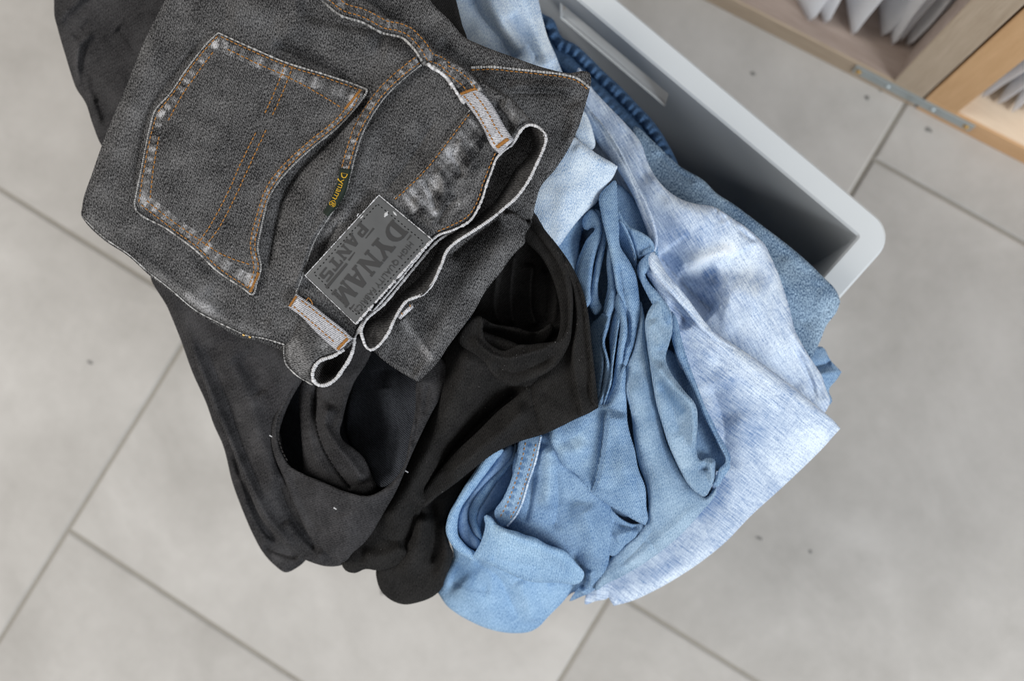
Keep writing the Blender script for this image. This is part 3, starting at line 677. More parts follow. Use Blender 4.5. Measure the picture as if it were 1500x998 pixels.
Panel('pleat', [(900, 440), (906, 428), (914, 446), (918, 466), (919, 488), (914, 515), (912, 538), (914, 560), (905, 575), (890, 600), (886, 596), (896, 565), (901, 535), (905, 505), (908, 475)],
      [(908, 440, 43.6), (914, 490, 44.0), (905, 560, 43.5), (888, 597, 43.2)], M_MID, g5, r=7, k=1.3, uv=78)
Panel('stitched_seam', [(900, 320), (910, 324), (920, 340), (928, 360), (933, 385), (932, 396), (922, 388), (912, 372), (906, 350)], [(905, 330, 43.2), (930, 385, 42.4), (915, 350, 43)], M_MID, g5, r=3, uv=20, skirt=(1.5, 4))
p_hook = Panel('hooked_fold', [(905, 306), (913, 320), (923, 332), (941, 341), (955, 352), (959, 362), (956, 372), (948, 374), (941, 376), (936, 380), (930, 372), (926, 360), (920, 345), (908, 332), (900, 322)],
      [(908, 318, 43.4), (940, 350, 44.2), (955, 362, 44.4), (934, 374, 43.0)], M_MID, g5, r=7, k=1.2, uv=40, strokes=[('V', [(938, 374), (946, 365), (955, 362)], 3, -.5, .1)])
# bundle below, left panel and its little tail
Panel('small_fold', [(880, 725), (893, 742), (904, 755), (928, 768), (944, 768), (946, 774), (935, 785), (917, 798), (897, 815), (886, 810), (880, 770)], [(895, 750, 40.4), (940, 772, 39.6), (897, 810, 39.2)], M_MID, g5, r=7, uv=30,
      strokes=[('V', [(893, 760), (915, 772), (940, 772)], 5, -.4), ('r', [(900, 790), (930, 776)], 8, .25)], skirt=(4, 10))
p5c = Panel('left_flap', [(874, 590), (884, 592), (900, 575), (911, 540), (914, 535), (917, 560), (918, 590), (919, 617), (924, 640), (929, 656), (935, 687), (945, 713), (947, 744), (949, 762), (945, 770, 'c'), (930, 763), (909, 750), (891, 740), (870, 727), (857, 717), (846, 697), (826, 684), (815, 665), (804, 634), (820, 600), (850, 590)],
      [(880, 600, 43.6), (914, 560, 43.8), (925, 660, 43.2), (945, 765, 41.2), (895, 735, 41.8), (850, 690, 42.2), (812, 640, 42.6), (880, 660, 42.8), (910, 690, 43.4)], M_MID, g5, r=9, k=1.2, uv=72,
      strokes=[('s', [(868, 722), (876, 690), (884, 645), (890, 600)], 26, .65, .1), ('V', [(886, 600), (882, 650), (874, 700), (864, 722)], 5, -.35, .05), ('r', [(812, 660), (836, 664), (862, 645)], 13, .28, .3), ('V', [(820, 650), (845, 640), (870, 612)], 14, -.12), ('r', [(905, 600), (912, 660), (925, 720)], 14, .3),
               ('V', [(930, 700), (938, 735), (944, 764)], 5, -.2), ('V', [(846, 702), (856, 712), (864, 712)], 3, -.4), ('f', [(838, 655), (860, 640)], 10, .3), ('f', [(815, 640), (830, 670)], 8, .2)])
p5d = Panel('middle_leg', [(938, 440), (945, 470), (947, 500), (951, 530), (958, 570), (966, 600), (974, 640), (988, 674), (1006, 706), (1022, 722), (1034, 729), (1049, 714), (1049, 722), (1045, 730), (1029, 749), (998, 783), (967, 809), (956, 817), (930, 834), (909, 846), (888, 856), (872, 866), (876, 846), (888, 826),
       (899, 812), (918, 796), (934, 784), (947, 767), (950, 744), (946, 710), (937, 685), (931, 660), (928, 640), (926, 618), (922, 596), (916, 576), (914, 552), (917, 536), (926, 516), (932, 490), (936, 462)],
      [(941, 470, 43.2), (930, 540, 43.4), (945, 600, 43.2), (965, 680, 42.4), (1000, 740, 41.4), (1045, 722, 40.6), (960, 800, 39.2), (900, 838, 37.6), (950, 745, 41.4)], M_MIDG, g5, r=11, k=1.3, uv=58,
      strokes=[('r', [(926, 545), (945, 620), (965, 690), (985, 740)], 18, .35), ('V', [(958, 600), (972, 650), (990, 690), (1012, 722)], 8, -.3), ('r', [(880, 850), (930, 820), (975, 785), (1030, 735)], 10, .3), ('V', [(905, 832), (940, 800), (960, 770)], 10, -.3),
               ('f', [(945, 560), (960, 620)], 14, -.15), ('f', [(900, 842), (960, 808), (1035, 735)], 9, .25), ('V', [(952, 790), (958, 803), (966, 808)], 4, -.25)])
p5g = Panel('fold_inside', [(975, 510), (1000, 530), (1020, 570), (1050, 630), (1068, 680), (1055, 690), (1030, 680), (1010, 660), (1000, 600), (975, 560)], [(985, 530, 41.2), (1040, 640, 40.8), (1062, 684, 41.2), (1010, 620, 41.4)], M_MID, g5, r=5, uv=60)
p5e = Panel('right_leg', [(946, 466), (955, 447), (966, 436), (980, 450), (985, 466), (985, 485), (980, 505), (975, 524), (982, 545), (994, 562), (1007, 578), (1016, 588), (1021, 600), (1022, 620), (1020, 645), (1020, 660), (1026, 674), (1034, 671), (1044, 671), (1049, 676), (1049, 690), (1047, 702), (1042, 714), (1032, 728), (1020, 722),
       (1006, 707), (998, 692), (988, 672), (978, 648), (970, 622), (962, 594), (956, 562), (951, 528), (947, 500)],
      [(960, 460, 44.3), (965, 520, 44.2), (985, 570, 44.4), (1010, 600, 44.4), (985, 630, 43.6), (1005, 680, 43.0), (1035, 700, 42.3), (1046, 690, 42.0)], M_MIDG, g5, r=7, k=1.2, uv=48,
      strokes=[('r', [(958, 530), (985, 565), (1012, 592), (1017, 640), (1018, 662)], 9, .5, .1), ('V', [(968, 560), (985, 600), (1000, 640)], 12, -.3), ('V', [(1024, 684), (1032, 688), (1040, 687)], 4, -.45), ('r', [(1040, 674), (1043, 690), (1042, 710)], 5, .3), ('r', [(952, 470), (966, 490), (972, 512)], 10, .25), ('V', [(980, 470), (976, 500), (966, 520)], 4, -.2),
               ('f', [(962, 552), (985, 585), (1005, 610)], 9, -.3), ('f', [(990, 640), (1010, 690)], 12, .12)])
Panel('twisted_strip', [(933, 398), (936, 384), (944, 376), (956, 366), (962, 372), (961, 384), (952, 394), (945, 402), (950, 413), (964, 429), (978, 450), (984, 466), (980, 476), (966, 462), (956, 447), (947, 430), (940, 416)],
      [(940, 385, 43.4), (958, 372, 44.0), (948, 410, 43.8), (970, 450, 44.4)], M_MID, g5, r=6, k=1.4, uv=50)
Panel('edge_strip', [(982, 470), (984, 456), (989, 462), (997, 492), (1006, 523), (1022, 567), (1040, 613), (1056, 650), (1068, 675), (1070, 685, 'c'), (1060, 700), (1049, 714), (1045, 712), (1049, 698), (1054, 686), (1062, 679), (1052, 650), (1036, 620), (1018, 580), (1002, 545), (989, 515), (983, 492)],
      [(986, 470, 43.4), (1010, 545, 43.6), (1050, 640, 43.2), (1066, 684, 42.6), (1050, 708, 42.2)], M_MID, g5, r=6, k=1.4, uv=64)
stitches([[(910, 332), (919, 346), (926, 364), (930, 386)]], lambda x, y: np.full(np.shape(x), 43.3), M_BLUETHREAD, g5, 5, 2, .8)

# --- sky blue jeans rolled at the bottom
g6 = jeans(760, 780, 33, 'sky blue jeans with a spiral rolled leg, lowest at the bottom edge of the pile')
Panel('hanging_leg', [(660, 790), (664, 815), (650, 842), (641, 868, 'c'), (656, 889), (672, 901), (688, 910), (720, 923), (752, 928), (778, 925), (790, 918), (801, 906), (820, 887), (840, 868), (852, 866), (864, 850), (866, 830), (800, 800), (720, 790)],
      [(690, 820, 36), (645, 868, 33.6), (700, 890, 34.0), (770, 915, 32.4), (835, 860, 34.6), (760, 860, 35.2)], M_ROLL, g6, r=10, k=1.2, uv=40, skirt=DEEP,
      strokes=[('V', [(690, 820), (732, 848), (748, 880), (760, 905)], 8, -.3), ('r', [(760, 850), (775, 885), (780, 915)], 14, .35), ('V', [(800, 856), (830, 850), (850, 846)], 8, -.25), ('r', [(670, 850), (700, 880), (735, 905)], 20, .3), ('V', [(655, 850), (690, 862), (720, 866)], 10, -.25), ('f', [(660, 830), (700, 850)], 16, -.2)])
Panel('rolled_layer', [(706, 674), (697, 688), (686, 704), (675, 722), (666, 738), (659, 750), (655, 762), (653, 778), (658, 793), (665, 803), (674, 811), (684, 817), (694, 822), (702, 815), (697, 809), (686, 802), (678, 794), (672, 786), (670, 772), (671, 760), (676, 744), (690, 724), (706, 702), (724, 678), (737, 658), (725, 655)],
      [(715, 672, 41.4), (665, 750, 41.2), (660, 785, 40.6), (695, 815, 39.6), (700, 705, 41.2)], M_ROLL, g6, r=8, k=1.3, uv=50, skirt=(4, 8))
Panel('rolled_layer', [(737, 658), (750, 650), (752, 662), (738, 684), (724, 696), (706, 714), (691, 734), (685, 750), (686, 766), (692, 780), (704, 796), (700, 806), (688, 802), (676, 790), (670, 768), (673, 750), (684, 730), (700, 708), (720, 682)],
      [(745, 656, 40.2), (690, 730, 40.0), (678, 770, 39.4), (702, 800, 39.2)], M_ROLLDK, g6, r=7, k=1.3, uv=50)
Panel('rolled_layer', [(742, 662), (756, 648), (758, 664), (744, 688), (726, 708), (712, 730), (702, 748), (699, 764), (704, 778), (706, 792), (696, 786), (687, 768), (684, 750), (692, 730), (708, 710), (726, 692)],
      [(750, 655, 39.4), (705, 722, 39.4), (690, 765, 39), (704, 785, 39)], M_ROLL, g6, r=7, k=1.3, uv=50)
Panel('rolled_layer', [(754, 650), (766, 645), (760, 680), (748, 710), (736, 730), (724, 748), (714, 752), (706, 764), (704, 780), (698, 768), (701, 750), (712, 730), (728, 704), (744, 684)],
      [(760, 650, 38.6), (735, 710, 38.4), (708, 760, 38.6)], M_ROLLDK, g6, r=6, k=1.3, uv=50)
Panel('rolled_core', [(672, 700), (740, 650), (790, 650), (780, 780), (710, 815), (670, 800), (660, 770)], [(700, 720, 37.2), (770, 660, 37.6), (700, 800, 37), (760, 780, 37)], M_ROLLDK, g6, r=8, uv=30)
p6e = Panel('leg', [(755, 665), (770, 645), (791, 634), (806, 628), (830, 680), (858, 705), (880, 725), (893, 738), (896, 760), (895, 790), (893, 815), (889, 834), (878, 856), (866, 868), (850, 875), (834, 881), (842, 868), (854, 848), (852, 832), (829, 812), (800, 802), (770, 790), (742, 778), (738, 765), (750, 720)],
      [(790, 650, 41.2), (830, 700, 41.6), (760, 730, 40.4), (800, 770, 40.2), (880, 760, 40.8), (885, 820, 39), (845, 875, 34.6), (848, 830, 38.6)], M_MID, g6, r=12, k=1.2, uv=62,
      gain=1.2, strokes=[('r', [(800, 650), (806, 700), (800, 750)], 14, .4), ('V', [(815, 680), (818, 730), (812, 780)], 14, -.3), ('r', [(850, 740), (868, 780), (875, 830)], 18, .45), ('V', [(835, 810), (850, 830), (858, 852), (850, 866)], 6, -.9, .15), ('r', [(862, 835), (862, 856), (850, 872)], 7, .4),
               ('V', [(782, 690), (778, 730), (768, 768)], 7, -.25), ('f', [(805, 660), (806, 730)], 9, .2), ('f', [(835, 730), (840, 770)], 18, -.12)])
p6b = Panel('rolled_front', [(709, 757), (713, 754), (719, 757), (728, 768), (742, 775), (758, 779), (770, 784), (785, 788), (800, 797), (829, 808), (845, 826), (856, 841), (852, 852), (841, 857), (826, 855), (813, 854), (795, 854), (780, 853), (758, 846), (740, 838), (716, 827), (700, 820), (692, 818), (698, 806), (704, 795), (709, 780), (711, 768)],
      [(713, 757, 42.2), (740, 785, 42.4), (790, 800, 42.2), (845, 835, 40), (780, 848, 39.2), (705, 818, 40.4), (735, 815, 41.6)], M_ROLL, g6, r=9, k=1.3, uv=12, skirt=(3, 7),
      strokes=[('r', [(722, 770), (760, 792), (810, 812), (845, 836)], 9, .25), ('f', [(715, 765), (760, 800), (800, 820)], 14, .15), ('V', [(715, 815), (760, 826), (800, 832)], 10, -.2)])
p6d = Panel('seam_band', [(762, 642), (778, 634), (793, 636), (790, 655), (784, 676), (779, 694), (772, 710), (763, 742), (753, 760), (743, 771), (734, 770), (727, 762), (724, 752), (736, 732), (747, 708), (757, 674)],
      [(770, 645, 41.9), (755, 710, 41.2), (738, 762, 40.6), (785, 660, 41.9)], M_MID, g6, r=4, uv=62, skirt=(1, 4),
      strokes=[('f', [(778, 650), (765, 700), (740, 758)], 7, .12)] + [('f', [(779 - i * 3.6, 650 + i * 11), (772 - i * 3.6, 654 + i * 11)], 4, -.38, .05) for i in range(10)])
stitches([[(770, 648), (764, 676), (753, 712), (741, 742), (732, 758)], [(785, 650), (779, 676), (768, 712), (758, 740), (746, 762)]], p6d.base, M_TAN, p6d.o, 5, 2.4, .75)
tube('felled_edge', [(792, 640), (785, 674), (773, 710), (763, 742), (753, 760), (743, 771)], lambda x, y: p6d.base(x, y) - .02, 1.6, M_PALE, g6)

# --- black jeans in the middle
g3 = jeans(720, 600, 36, 'plain black jeans with rolled opening, between the charcoal and the blue pairs')
Panel('hanging_fold', [(612, 690), (640, 670), (676, 680), (700, 672), (702, 678), (690, 697), (674, 724), (660, 748), (655, 764), (655, 782), (660, 800), (664, 812), (660, 828), (653, 846), (646, 864), (633, 875), (612, 883), (592, 886), (572, 879), (558, 866), (552, 850), (551, 834), (570, 815), (598, 795), (610, 750)],
      [(650, 690, 39.5), (690, 685, 40), (620, 780, 39.2), (560, 845, 37.2), (600, 880, 36.2), (650, 850, 37.4), (645, 770, 38.6)], M_BLACK, g3, r=16, k=1.2, uv=30, skirt=DEEP,
      gain=1.5, strokes=[('r', [(618, 750), (612, 800), (590, 850)], 18, .5), ('V', [(634, 730), (636, 780), (630, 830)], 9, -.4), ('r', [(650, 760), (655, 810), (640, 855)], 9, .35)])
p3m = Panel('leg', [(652, 505), (680, 480), (720, 490), (780, 520), (800, 560), (780, 610), (740, 650), (700, 690), (668, 708), (640, 724), (620, 742), (613, 760), (613, 785), (606, 808), (590, 824), (572, 832), (552, 836), (535, 834), (520, 840), (506, 836), (500, 826), (510, 806), (525, 780), (540, 745), (552, 720), (568, 690), (586, 655), (600, 622), (618, 590), (632, 560), (640, 530)],
      [(560, 690, 39.0), (590, 640, 40.0), (636, 545, 41.8), (670, 500, 44.0), (740, 530, 44.2), (665, 580, 43.2), (620, 670, 41.9), (570, 770, 40.0), (520, 825, 38.6), (600, 790, 39.4), (760, 600, 42.6), (680, 660, 41.6)], M_BLACK, g3, r=11, k=1.2, uv=35, skirt=(4, 9),
      gain=1.35, strokes=[('r', [(690, 500), (672, 560), (640, 640), (596, 720), (560, 780)], 24, .75, .1), ('V', [(770, 565), (730, 598), (690, 635), (650, 680), (620, 735)], 16, -1.0, .1), ('V', [(610, 735), (605, 770), (598, 810)], 10, -.4),
               ('V', [(545, 775), (565, 790), (600, 788), (612, 780)], 3, -.2), ('r', [(530, 815), (565, 815), (595, 800)], 10, .3), ('r', [(716, 520), (690, 590), (650, 650)], 12, .25)])
p3f = Panel('waist_inside', [(690, 440), (700, 400), (740, 350), (770, 320), (800, 335), (828, 380), (842, 430), (840, 490), (800, 520), (740, 520), (700, 500)],
      [(700, 440, 41.0), (760, 340, 42.5), (820, 380, 42.2), (835, 470, 42.0), (760, 480, 40.2), (760, 400, 40.8)], M_BLACK, g3, r=8, uv=75,
      strokes=[('s', [(738, 380), (730, 420), (728, 450), (736, 475)], 14, .6, .1), ('s', [(758, 370), (752, 420), (752, 450), (756, 478)], 14, .6, .1), ('s', [(784, 385), (780, 425), (782, 455), (790, 478)], 14, .7, .1), ('r', [(800, 390), (812, 440), (806, 480)], 8, .4), ('V', [(795, 380), (805, 430), (800, 480)], 5, -.5)])
Panel('inner_flap', [(700, 466), (708, 466), (719, 473), (743, 478), (761, 481), (775, 486), (786, 486), (798, 480), (806, 474), (812, 480), (806, 494), (793, 506), (770, 512), (743, 520), (720, 512), (708, 500), (702, 482)],
      [(704, 470, 43.8), (745, 480, 43.4), (800, 480, 43.0), (745, 515, 41.4), (780, 505, 41.6)], M_BLACK, g3, r=6, uv=40, strokes=[('r', [(708, 470), (745, 482), (785, 490)], 6, .25)])
p3r = Panel('side_flap', [(755, 300), (775, 305), (800, 339), (818, 361), (840, 394), (854, 427), (861, 454), (866, 498), (872, 551), (877, 597, 'c'), (862, 606), (848, 612), (824, 624), (800, 635), (756, 649), (728, 662), (690, 690), (664, 711), (640, 728), (618, 743), (611, 738), (628, 708), (650, 682), (672, 658), (698, 634), (730, 602), (762, 576), (786, 548), (806, 520), (820, 480), (816, 430), (795, 380), (760, 340)],
      [(790, 330, 45.0), (840, 420, 44.8), (860, 500, 44.6), (870, 595, 44.0), (800, 590, 44.2), (780, 560, 43.6), (740, 640, 43.4), (690, 670, 42.6), (620, 738, 40.8)], M_BLACK, g3, r=6, k=1.2, uv=52, skirt=(3, 8),
      gain=1.4, strokes=[('s', [(842, 640), (849, 612), (842, 570), (836, 520), (842, 470), (836, 420), (818, 376)], 22, .4, .05), ('s', [(880, 600), (871, 595), (866, 545), (860, 490), (854, 440), (844, 410)], 12, .3, .05),
               ('V', [(777, 556), (781, 590), (786, 615), (793, 634)], 2.6, -.22, .05), ('r', [(776, 590), (740, 628), (700, 660), (650, 702)], 13, .5), ('V', [(792, 570), (820, 590), (845, 600)], 14, -.1)])
p3c = Panel('rolled_waist', [(671, 497), (676, 484), (684, 472), (693, 465), (704, 463), (708, 470), (707, 484), (710, 496), (722, 507), (739, 514), (752, 509), (761, 505), (776, 505), (790, 503), (808, 501), (819, 498), (828, 488), (832, 463), (830, 432), (823, 400), (806, 369), (780, 336), (760, 315), (766, 303), (790, 328), (816, 362), (831, 390), (839, 430), (838, 475), (835, 500), (826, 520), (812, 538), (796, 549), (775, 559), (752, 566), (735, 560), (712, 540), (690, 520)],
      [(695, 468, 45.6), (690, 495, 45.4), (740, 520, 45.6), (790, 510, 45.5), (832, 480, 45.6), (826, 400, 45.8), (790, 340, 45.5), (762, 308, 44.8), (770, 545, 45.0), (715, 535, 44.8)], M_BLACK, g3, r=5, k=1.2, uv=30, skirt=(2.2, 3.5),
      gain=1.5, strokes=[('V', [(700, 468), (700, 490), (714, 508), (738, 520), (758, 514), (780, 512)], 2.4, -.16, .05), ('r', [(690, 490), (708, 512), (738, 526), (770, 520), (812, 508)], 7, .3), ('V', [(720, 530), (752, 545), (784, 536), (812, 522)], 9, -.3), ('V', [(833, 400), (834, 440), (832, 480)], 2, -.1, .05)])

# --- washed black jeans on the left
g2 = jeans(380, 620, 36, 'washed black jeans at the left edge of the pile, leg opening folded over')
Panel('upper_leg', [(77, -30), (79, 0), (80, 25), (84, 40), (88, 55), (97, 85), (103, 105), (112, 130), (125, 150), (135, 180), (148, 212), (165, 235), (260, 230), (350, 160), (350, -30)],
      [(90, 0, 42.0), (110, 120, 41.5), (150, 205, 42), (180, 60, 44), (250, 0, 44.6), (200, 150, 44)], M_WASH, g2, r=20, k=1.2, uv=60, skirt=DEEP,
      gain=.85, strokes=[('r', [(125, -12), (108, 6), (92, 20), (84, 40)], 8, .5), ('V', [(100, -10), (90, 8), (82, 24)], 7, -.3), ('V', [(133, 29), (126, 36), (120, 44)], 4, -.3), ('r', [(140, 46), (118, 64), (112, 93), (116, 123), (134, 150), (148, 188)], 6, .5, .1), ('V', [(104, 95), (108, 125), (124, 156), (140, 190)], 6, -.5),
               ('r', [(100, 50), (110, 60), (116, 66)], 5, .3), ('r', [(128, 108), (128, 125), (142, 150)], 5, .2), ('V', [(170, 40), (185, 55), (196, 75)], 12, -.3), ('f', [(118, 64), (112, 93), (116, 123)], 5, .25), ('f', [(100, 15), (88, 30)], 5, .2)])
Panel('under_leg', [(222, 400), (246, 452), (264, 496), (282, 546), (303, 593), (313, 622), (326, 651), (341, 709), (355, 747), (372, 786), (384, 808), (403, 829), (418, 839), (435, 832), (447, 822), (455, 800), (430, 720), (400, 600), (330, 450), (260, 390)],
      [(235, 410, 42), (300, 580, 39.5), (350, 740, 37.2), (418, 836, 35.4), (430, 780, 36.6), (330, 520, 42)], M_WASH, g2, r=15, k=1.2, uv=62, skirt=DEEP,
      gain=1.5, strokes=[('V', [(340, 660), (360, 720), (385, 775), (410, 800)], 8, -.4), ('r', [(350, 690), (372, 760), (400, 805)], 7, .3), ('V', [(384, 800), (415, 812), (440, 818)], 6, -.35), ('f', [(395, 815), (430, 812)], 9, .3), ('r', [(355, 730), (364, 770), (384, 800)], 4, .25)])
p2c = Panel('leg', [(235, 405), (262, 470), (276, 505), (290, 540), (301, 567), (312, 600), (324, 622), (336, 649), (353, 692), (363, 716), (372, 738), (384, 762), (403, 784), (425, 805), (442, 818), (456, 824), (478, 830), (492, 830), (503, 827), (506, 810), (480, 760), (440, 712), (412, 690), (408, 640), (424, 590), (450, 545), (470, 500), (420, 440), (300, 400)],
      [(245, 420, 43.4), (330, 480, 44.4), (300, 560, 42.4), (400, 560, 43.4), (350, 680, 41.0), (400, 720, 41.0), (430, 800, 38.4), (490, 825, 38.0), (480, 640, 41.5)], M_WASH, g2, r=12, k=1.1, uv=62, skirt=(4, 9),
      gain=1.5, strokes=[('r', [(268, 480), (300, 560), (330, 632), (360, 700), (395, 765), (440, 810)], 9, .35, .1), ('r', [(320, 500), (360, 580), (385, 660), (410, 730)], 16, .35), ('V', [(298, 500), (330, 580), (356, 660), (390, 735)], 14, -.25), ('V', [(345, 520), (385, 580)], 16, -.2),
               ('V', [(405, 700), (430, 762), (470, 815)], 10, -.4), ('r', [(415, 760), (445, 795), (480, 824)], 9, .25),
               ('f', [(370, 570), (372, 600)], 10, .2), ('f', [(345, 590), (350, 620)], 9, .16), ('f', [(370, 640), (376, 668)], 8, .18), ('f', [(330, 640), (345, 680)], 7, .15), ('f', [(395, 735), (425, 770)], 8, .12), ('f', [(330, 560), (300, 520)], 8, .15), ('f', [(360, 530), (380, 560)], 7, -.15)])
Panel('opening_inside', [(420, 545), (440, 500), (540, 490), (650, 510), (645, 570), (625, 640), (602, 700), (565, 745), (510, 742), (450, 718), (405, 675), (400, 620)],
      [(430, 560, 37.0), (420, 650, 36.6), (540, 530, 38.2), (620, 560, 41), (590, 680, 39), (500, 640, 37.5)], M_WASHIN, g2, r=6, uv=10)
p2g = Panel('inner_lining', [(530, 505), (560, 490), (610, 495), (632, 520), (620, 570), (612, 600), (603, 645), (594, 682), (579, 704), (562, 714), (552, 712), (541, 686), (530, 668), (515, 652), (509, 640), (508, 600), (514, 570)],
      [(520, 600, 39.0), (550, 640, 39.2), (555, 700, 41.6), (590, 680, 42.8), (612, 600, 43.2), (580, 560, 41.2), (545, 540, 39.6), (590, 620, 41.4)], M_WASHIN, g2, r=5, uv=-15,
      strokes=[('V', [(583, 625), (578, 665), (568, 700)], 7, -.4), ('r', [(596, 600), (590, 650), (578, 690)], 6, .25), ('V', [(562, 540), (566, 570)], 10, -.5), ('r', [(536, 650), (545, 690)], 8, .2)])
p2f = Panel('inner_fold', [(445, 530), (455, 500), (500, 490), (548, 500), (538, 530), (519, 560), (509, 586), (502, 615), (498, 636), (503, 646), (513, 653), (522, 660), (531, 668), (538, 680), (543, 692), (548, 704), (552, 713), (545, 722), (521, 724), (490, 714), (466, 704), (446, 696), (444, 680), (443, 661), (440, 621), (438, 586)],
      [(460, 510, 43.0), (450, 545, 42.6), (442, 620, 41.6), (448, 690, 41.4), (470, 620, 42.6), (500, 690, 43.0), (545, 715, 42.4), (510, 570, 42.4), (490, 625, 43.6), (525, 675, 43.2)], M_WASH, g2, r=8, k=1.3, uv=70,
      gain=1.1, strokes=[('V', [(464, 555), (462, 590), (464, 625), (475, 660), (492, 688), (516, 718)], 3, -.5, .03), ('r', [(484, 590), (474, 622), (490, 650), (515, 680), (535, 708)], 9, .6, .1), ('r', [(455, 570), (452, 620), (462, 670), (490, 705)], 6, .2)])
stitches([[(463, 556), (461, 590), (463, 625), (474, 660), (491, 688), (515, 718)]], lambda x, y: p2f.base(x, y) + .12, M_BLKTHREAD, g2, 6, 1.5, 1.0)
p2d = Panel('folded_leg_opening', [(452, 510), (440, 532), (428, 560), (420, 576), (412, 590), (404, 606), (398, 626), (397, 644), (402, 668), (411, 690), (420, 711), (430, 738), (442, 764), (454, 786), (473, 805), (488, 817), (500, 825), (508, 821), (516, 811), (531, 798), (543, 784), (555, 764), (567, 743), (577, 726), (587, 705), (596, 683), (605, 662), (616, 638), (633, 604), (646, 580), (654, 556), (654, 535), (640, 520), (612, 545), (609, 570), (609, 593), (605, 620), (600, 643), (592, 681), (578, 703), (563, 716), (543, 726), (512, 722), (475, 707), (444, 694), (424, 682), (413, 664), (406, 635), (409, 613), (420, 590), (434, 565), (448, 540), (460, 515)],
      [(436, 556, 43.2), (401, 630, 42.6), (412, 675, 42.8), (475, 716, 43.8), (540, 734, 44.2), (590, 690, 44.2), (612, 600, 44.4), (640, 550, 43.6), (500, 822, 39.8), (440, 750, 41.0), (560, 750, 41.8), (500, 760, 42.0)], M_WASH, g2, r=5.5, k=1.2, uv=-18, skirt=(2.5, 3),
      strokes=[('V', [(438, 556), (414, 600), (402, 630), (409, 670), (440, 700), (490, 722), (540, 738), (575, 722), (592, 698)], 3, -.08, .05), ('r', [(440, 705), (490, 728), (540, 742), (575, 720), (598, 670), (608, 600)], 8, .3, .1), ('V', [(425, 690), (445, 740), (470, 785)], 9, -.2), ('r', [(500, 750), (505, 790), (500, 815)], 20, .3),
               ('V', [(612, 560), (610, 610), (603, 655)], 3, -.4, .1), ('V', [(628, 560), (620, 610)], 4, -.2), ('f', [(480, 770), (520, 760)], 14, .12), ('f', [(500, 745), (460, 730)], 10, .1)])
stitches([[(437, 556), (424, 580), (414, 600), (408, 622), (408, 640), (414, 662), (424, 680)]], lambda x, y: p2d.base(x, y) - .15, M_DKTHREAD, g2, 5, 1.5, 1.0)
for q in ((397, 639, 42.3), (596, 691, 43.8), (491, 745, 43.2)):
    tube('lint', [(q[0] - 2, q[1] - 1), (q[0] + 2, q[1] + 1.5)], [q[2], q[2] + .05], 1.0, M_PAPER, g2, gap=1.5)

# --- charcoal jeans on top, lying face down
g1 = jeans(480, 260, 42, 'faded charcoal jeans topmost on the pile, with back pocket and leather waistband patch')
Panel('inner_leg', [(560, -40), (655, -40), (668, 0), (677, 36), (685, 62), (670, 90), (620, 60), (570, 10)], [(600, 0, 46.6), (660, -10, 45.6), (680, 60, 46.0), (620, 50, 46.4)], M_BLACK, g1, r=8, uv=60, skirt=(3, 8), label='folded leg with its shadow put in as black denim')  # black instead of charcoal: shadow of the fold put into the colour
pF = Panel('front_leg', [(470, -30), (624, -30), (630, 0), (637, 9), (657, 28), (683, 56), (700, 64), (750, 83), (800, 100), (837, 107), (855, 104), (864, 107), (866, 114), (864, 130), (858, 152), (848, 185), (834, 216), (812, 250), (792, 274), (785, 296), (777, 331), (769, 345), (769, 356), (761, 364), (746, 381), (735, 397), (721, 414), (711, 427), (693, 459), (675, 483), (657, 507), (642, 530), (620, 553), (612, 560, 'c'), (598, 552), (580, 541), (562, 528), (545, 512), (530, 480), (540, 420), (600, 330), (640, 220), (600, 110), (520, 40)],
      [(500, -10, 47.4), (560, 60, 47.0), (610, 0, 48.0), (690, 90, 48.2), (860, 115, 46.6), (840, 190, 46.4), (780, 290, 46.2), (700, 200, 47.6), (770, 350, 46.0), (690, 440, 46.2), (612, 555, 45.8), (580, 480, 46.8), (620, 400, 47.2), (720, 330, 46.9)], M_CHAR, g1, r=8, k=1.2, uv=15, skirt=(2.2, 7),
      gain=1.3, strokes=[('V', [(735, 137), (793, 136), (833, 141), (850, 150)], 4, -.4, .2), ('r', [(740, 128), (800, 126), (845, 134)], 8, .25), ('r', [(840, 150), (845, 180), (830, 215)], 12, .25), ('s', [(776, 332), (766, 322), (750, 312), (735, 314)], 16, -.7, .15),
               ('s', [(779, 300), (787, 296), (795, 296)], 8, .2), ('V', [(655, 380), (690, 350), (735, 318)], 12, -.5), ('s', [(592, 462), (612, 490), (628, 510), (643, 530)], 12, .18, .05), ('V', [(560, 520), (590, 530), (615, 545)], 14, -.25), ('r', [(760, 340), (700, 400), (650, 480), (618, 545)], 18, .3), ('V', [(640, 60), (680, 90), (720, 110)], 10, -.3),
               ('f', [(588, 466), (606, 492), (634, 530)], 7, .45, .05), ('f', [(760, 345), (720, 400), (690, 445)], 12, .14), ('f', [(845, 190), (800, 255)], 8, .16), ('f', [(700, 110), (800, 125), (840, 145)], 14, -.12), ('f', [(640, 430), (670, 400), (720, 340)], 12, -.14)])
Panel('front_panel', [(122, 300), (119, 316), (124, 324), (150, 350), (190, 377), (217, 402), (250, 428), (287, 459), (317, 476), (350, 494), (377, 500), (400, 509), (416, 516), (440, 520), (470, 480), (350, 420), (200, 330)],
      [(122, 312, 45.0), (250, 420, 45.6), (415, 512, 46.2), (350, 430, 46.4)], M_CHAR, g1, r=4, uv=35, wear=-.1, skirt=(1.5, 8))
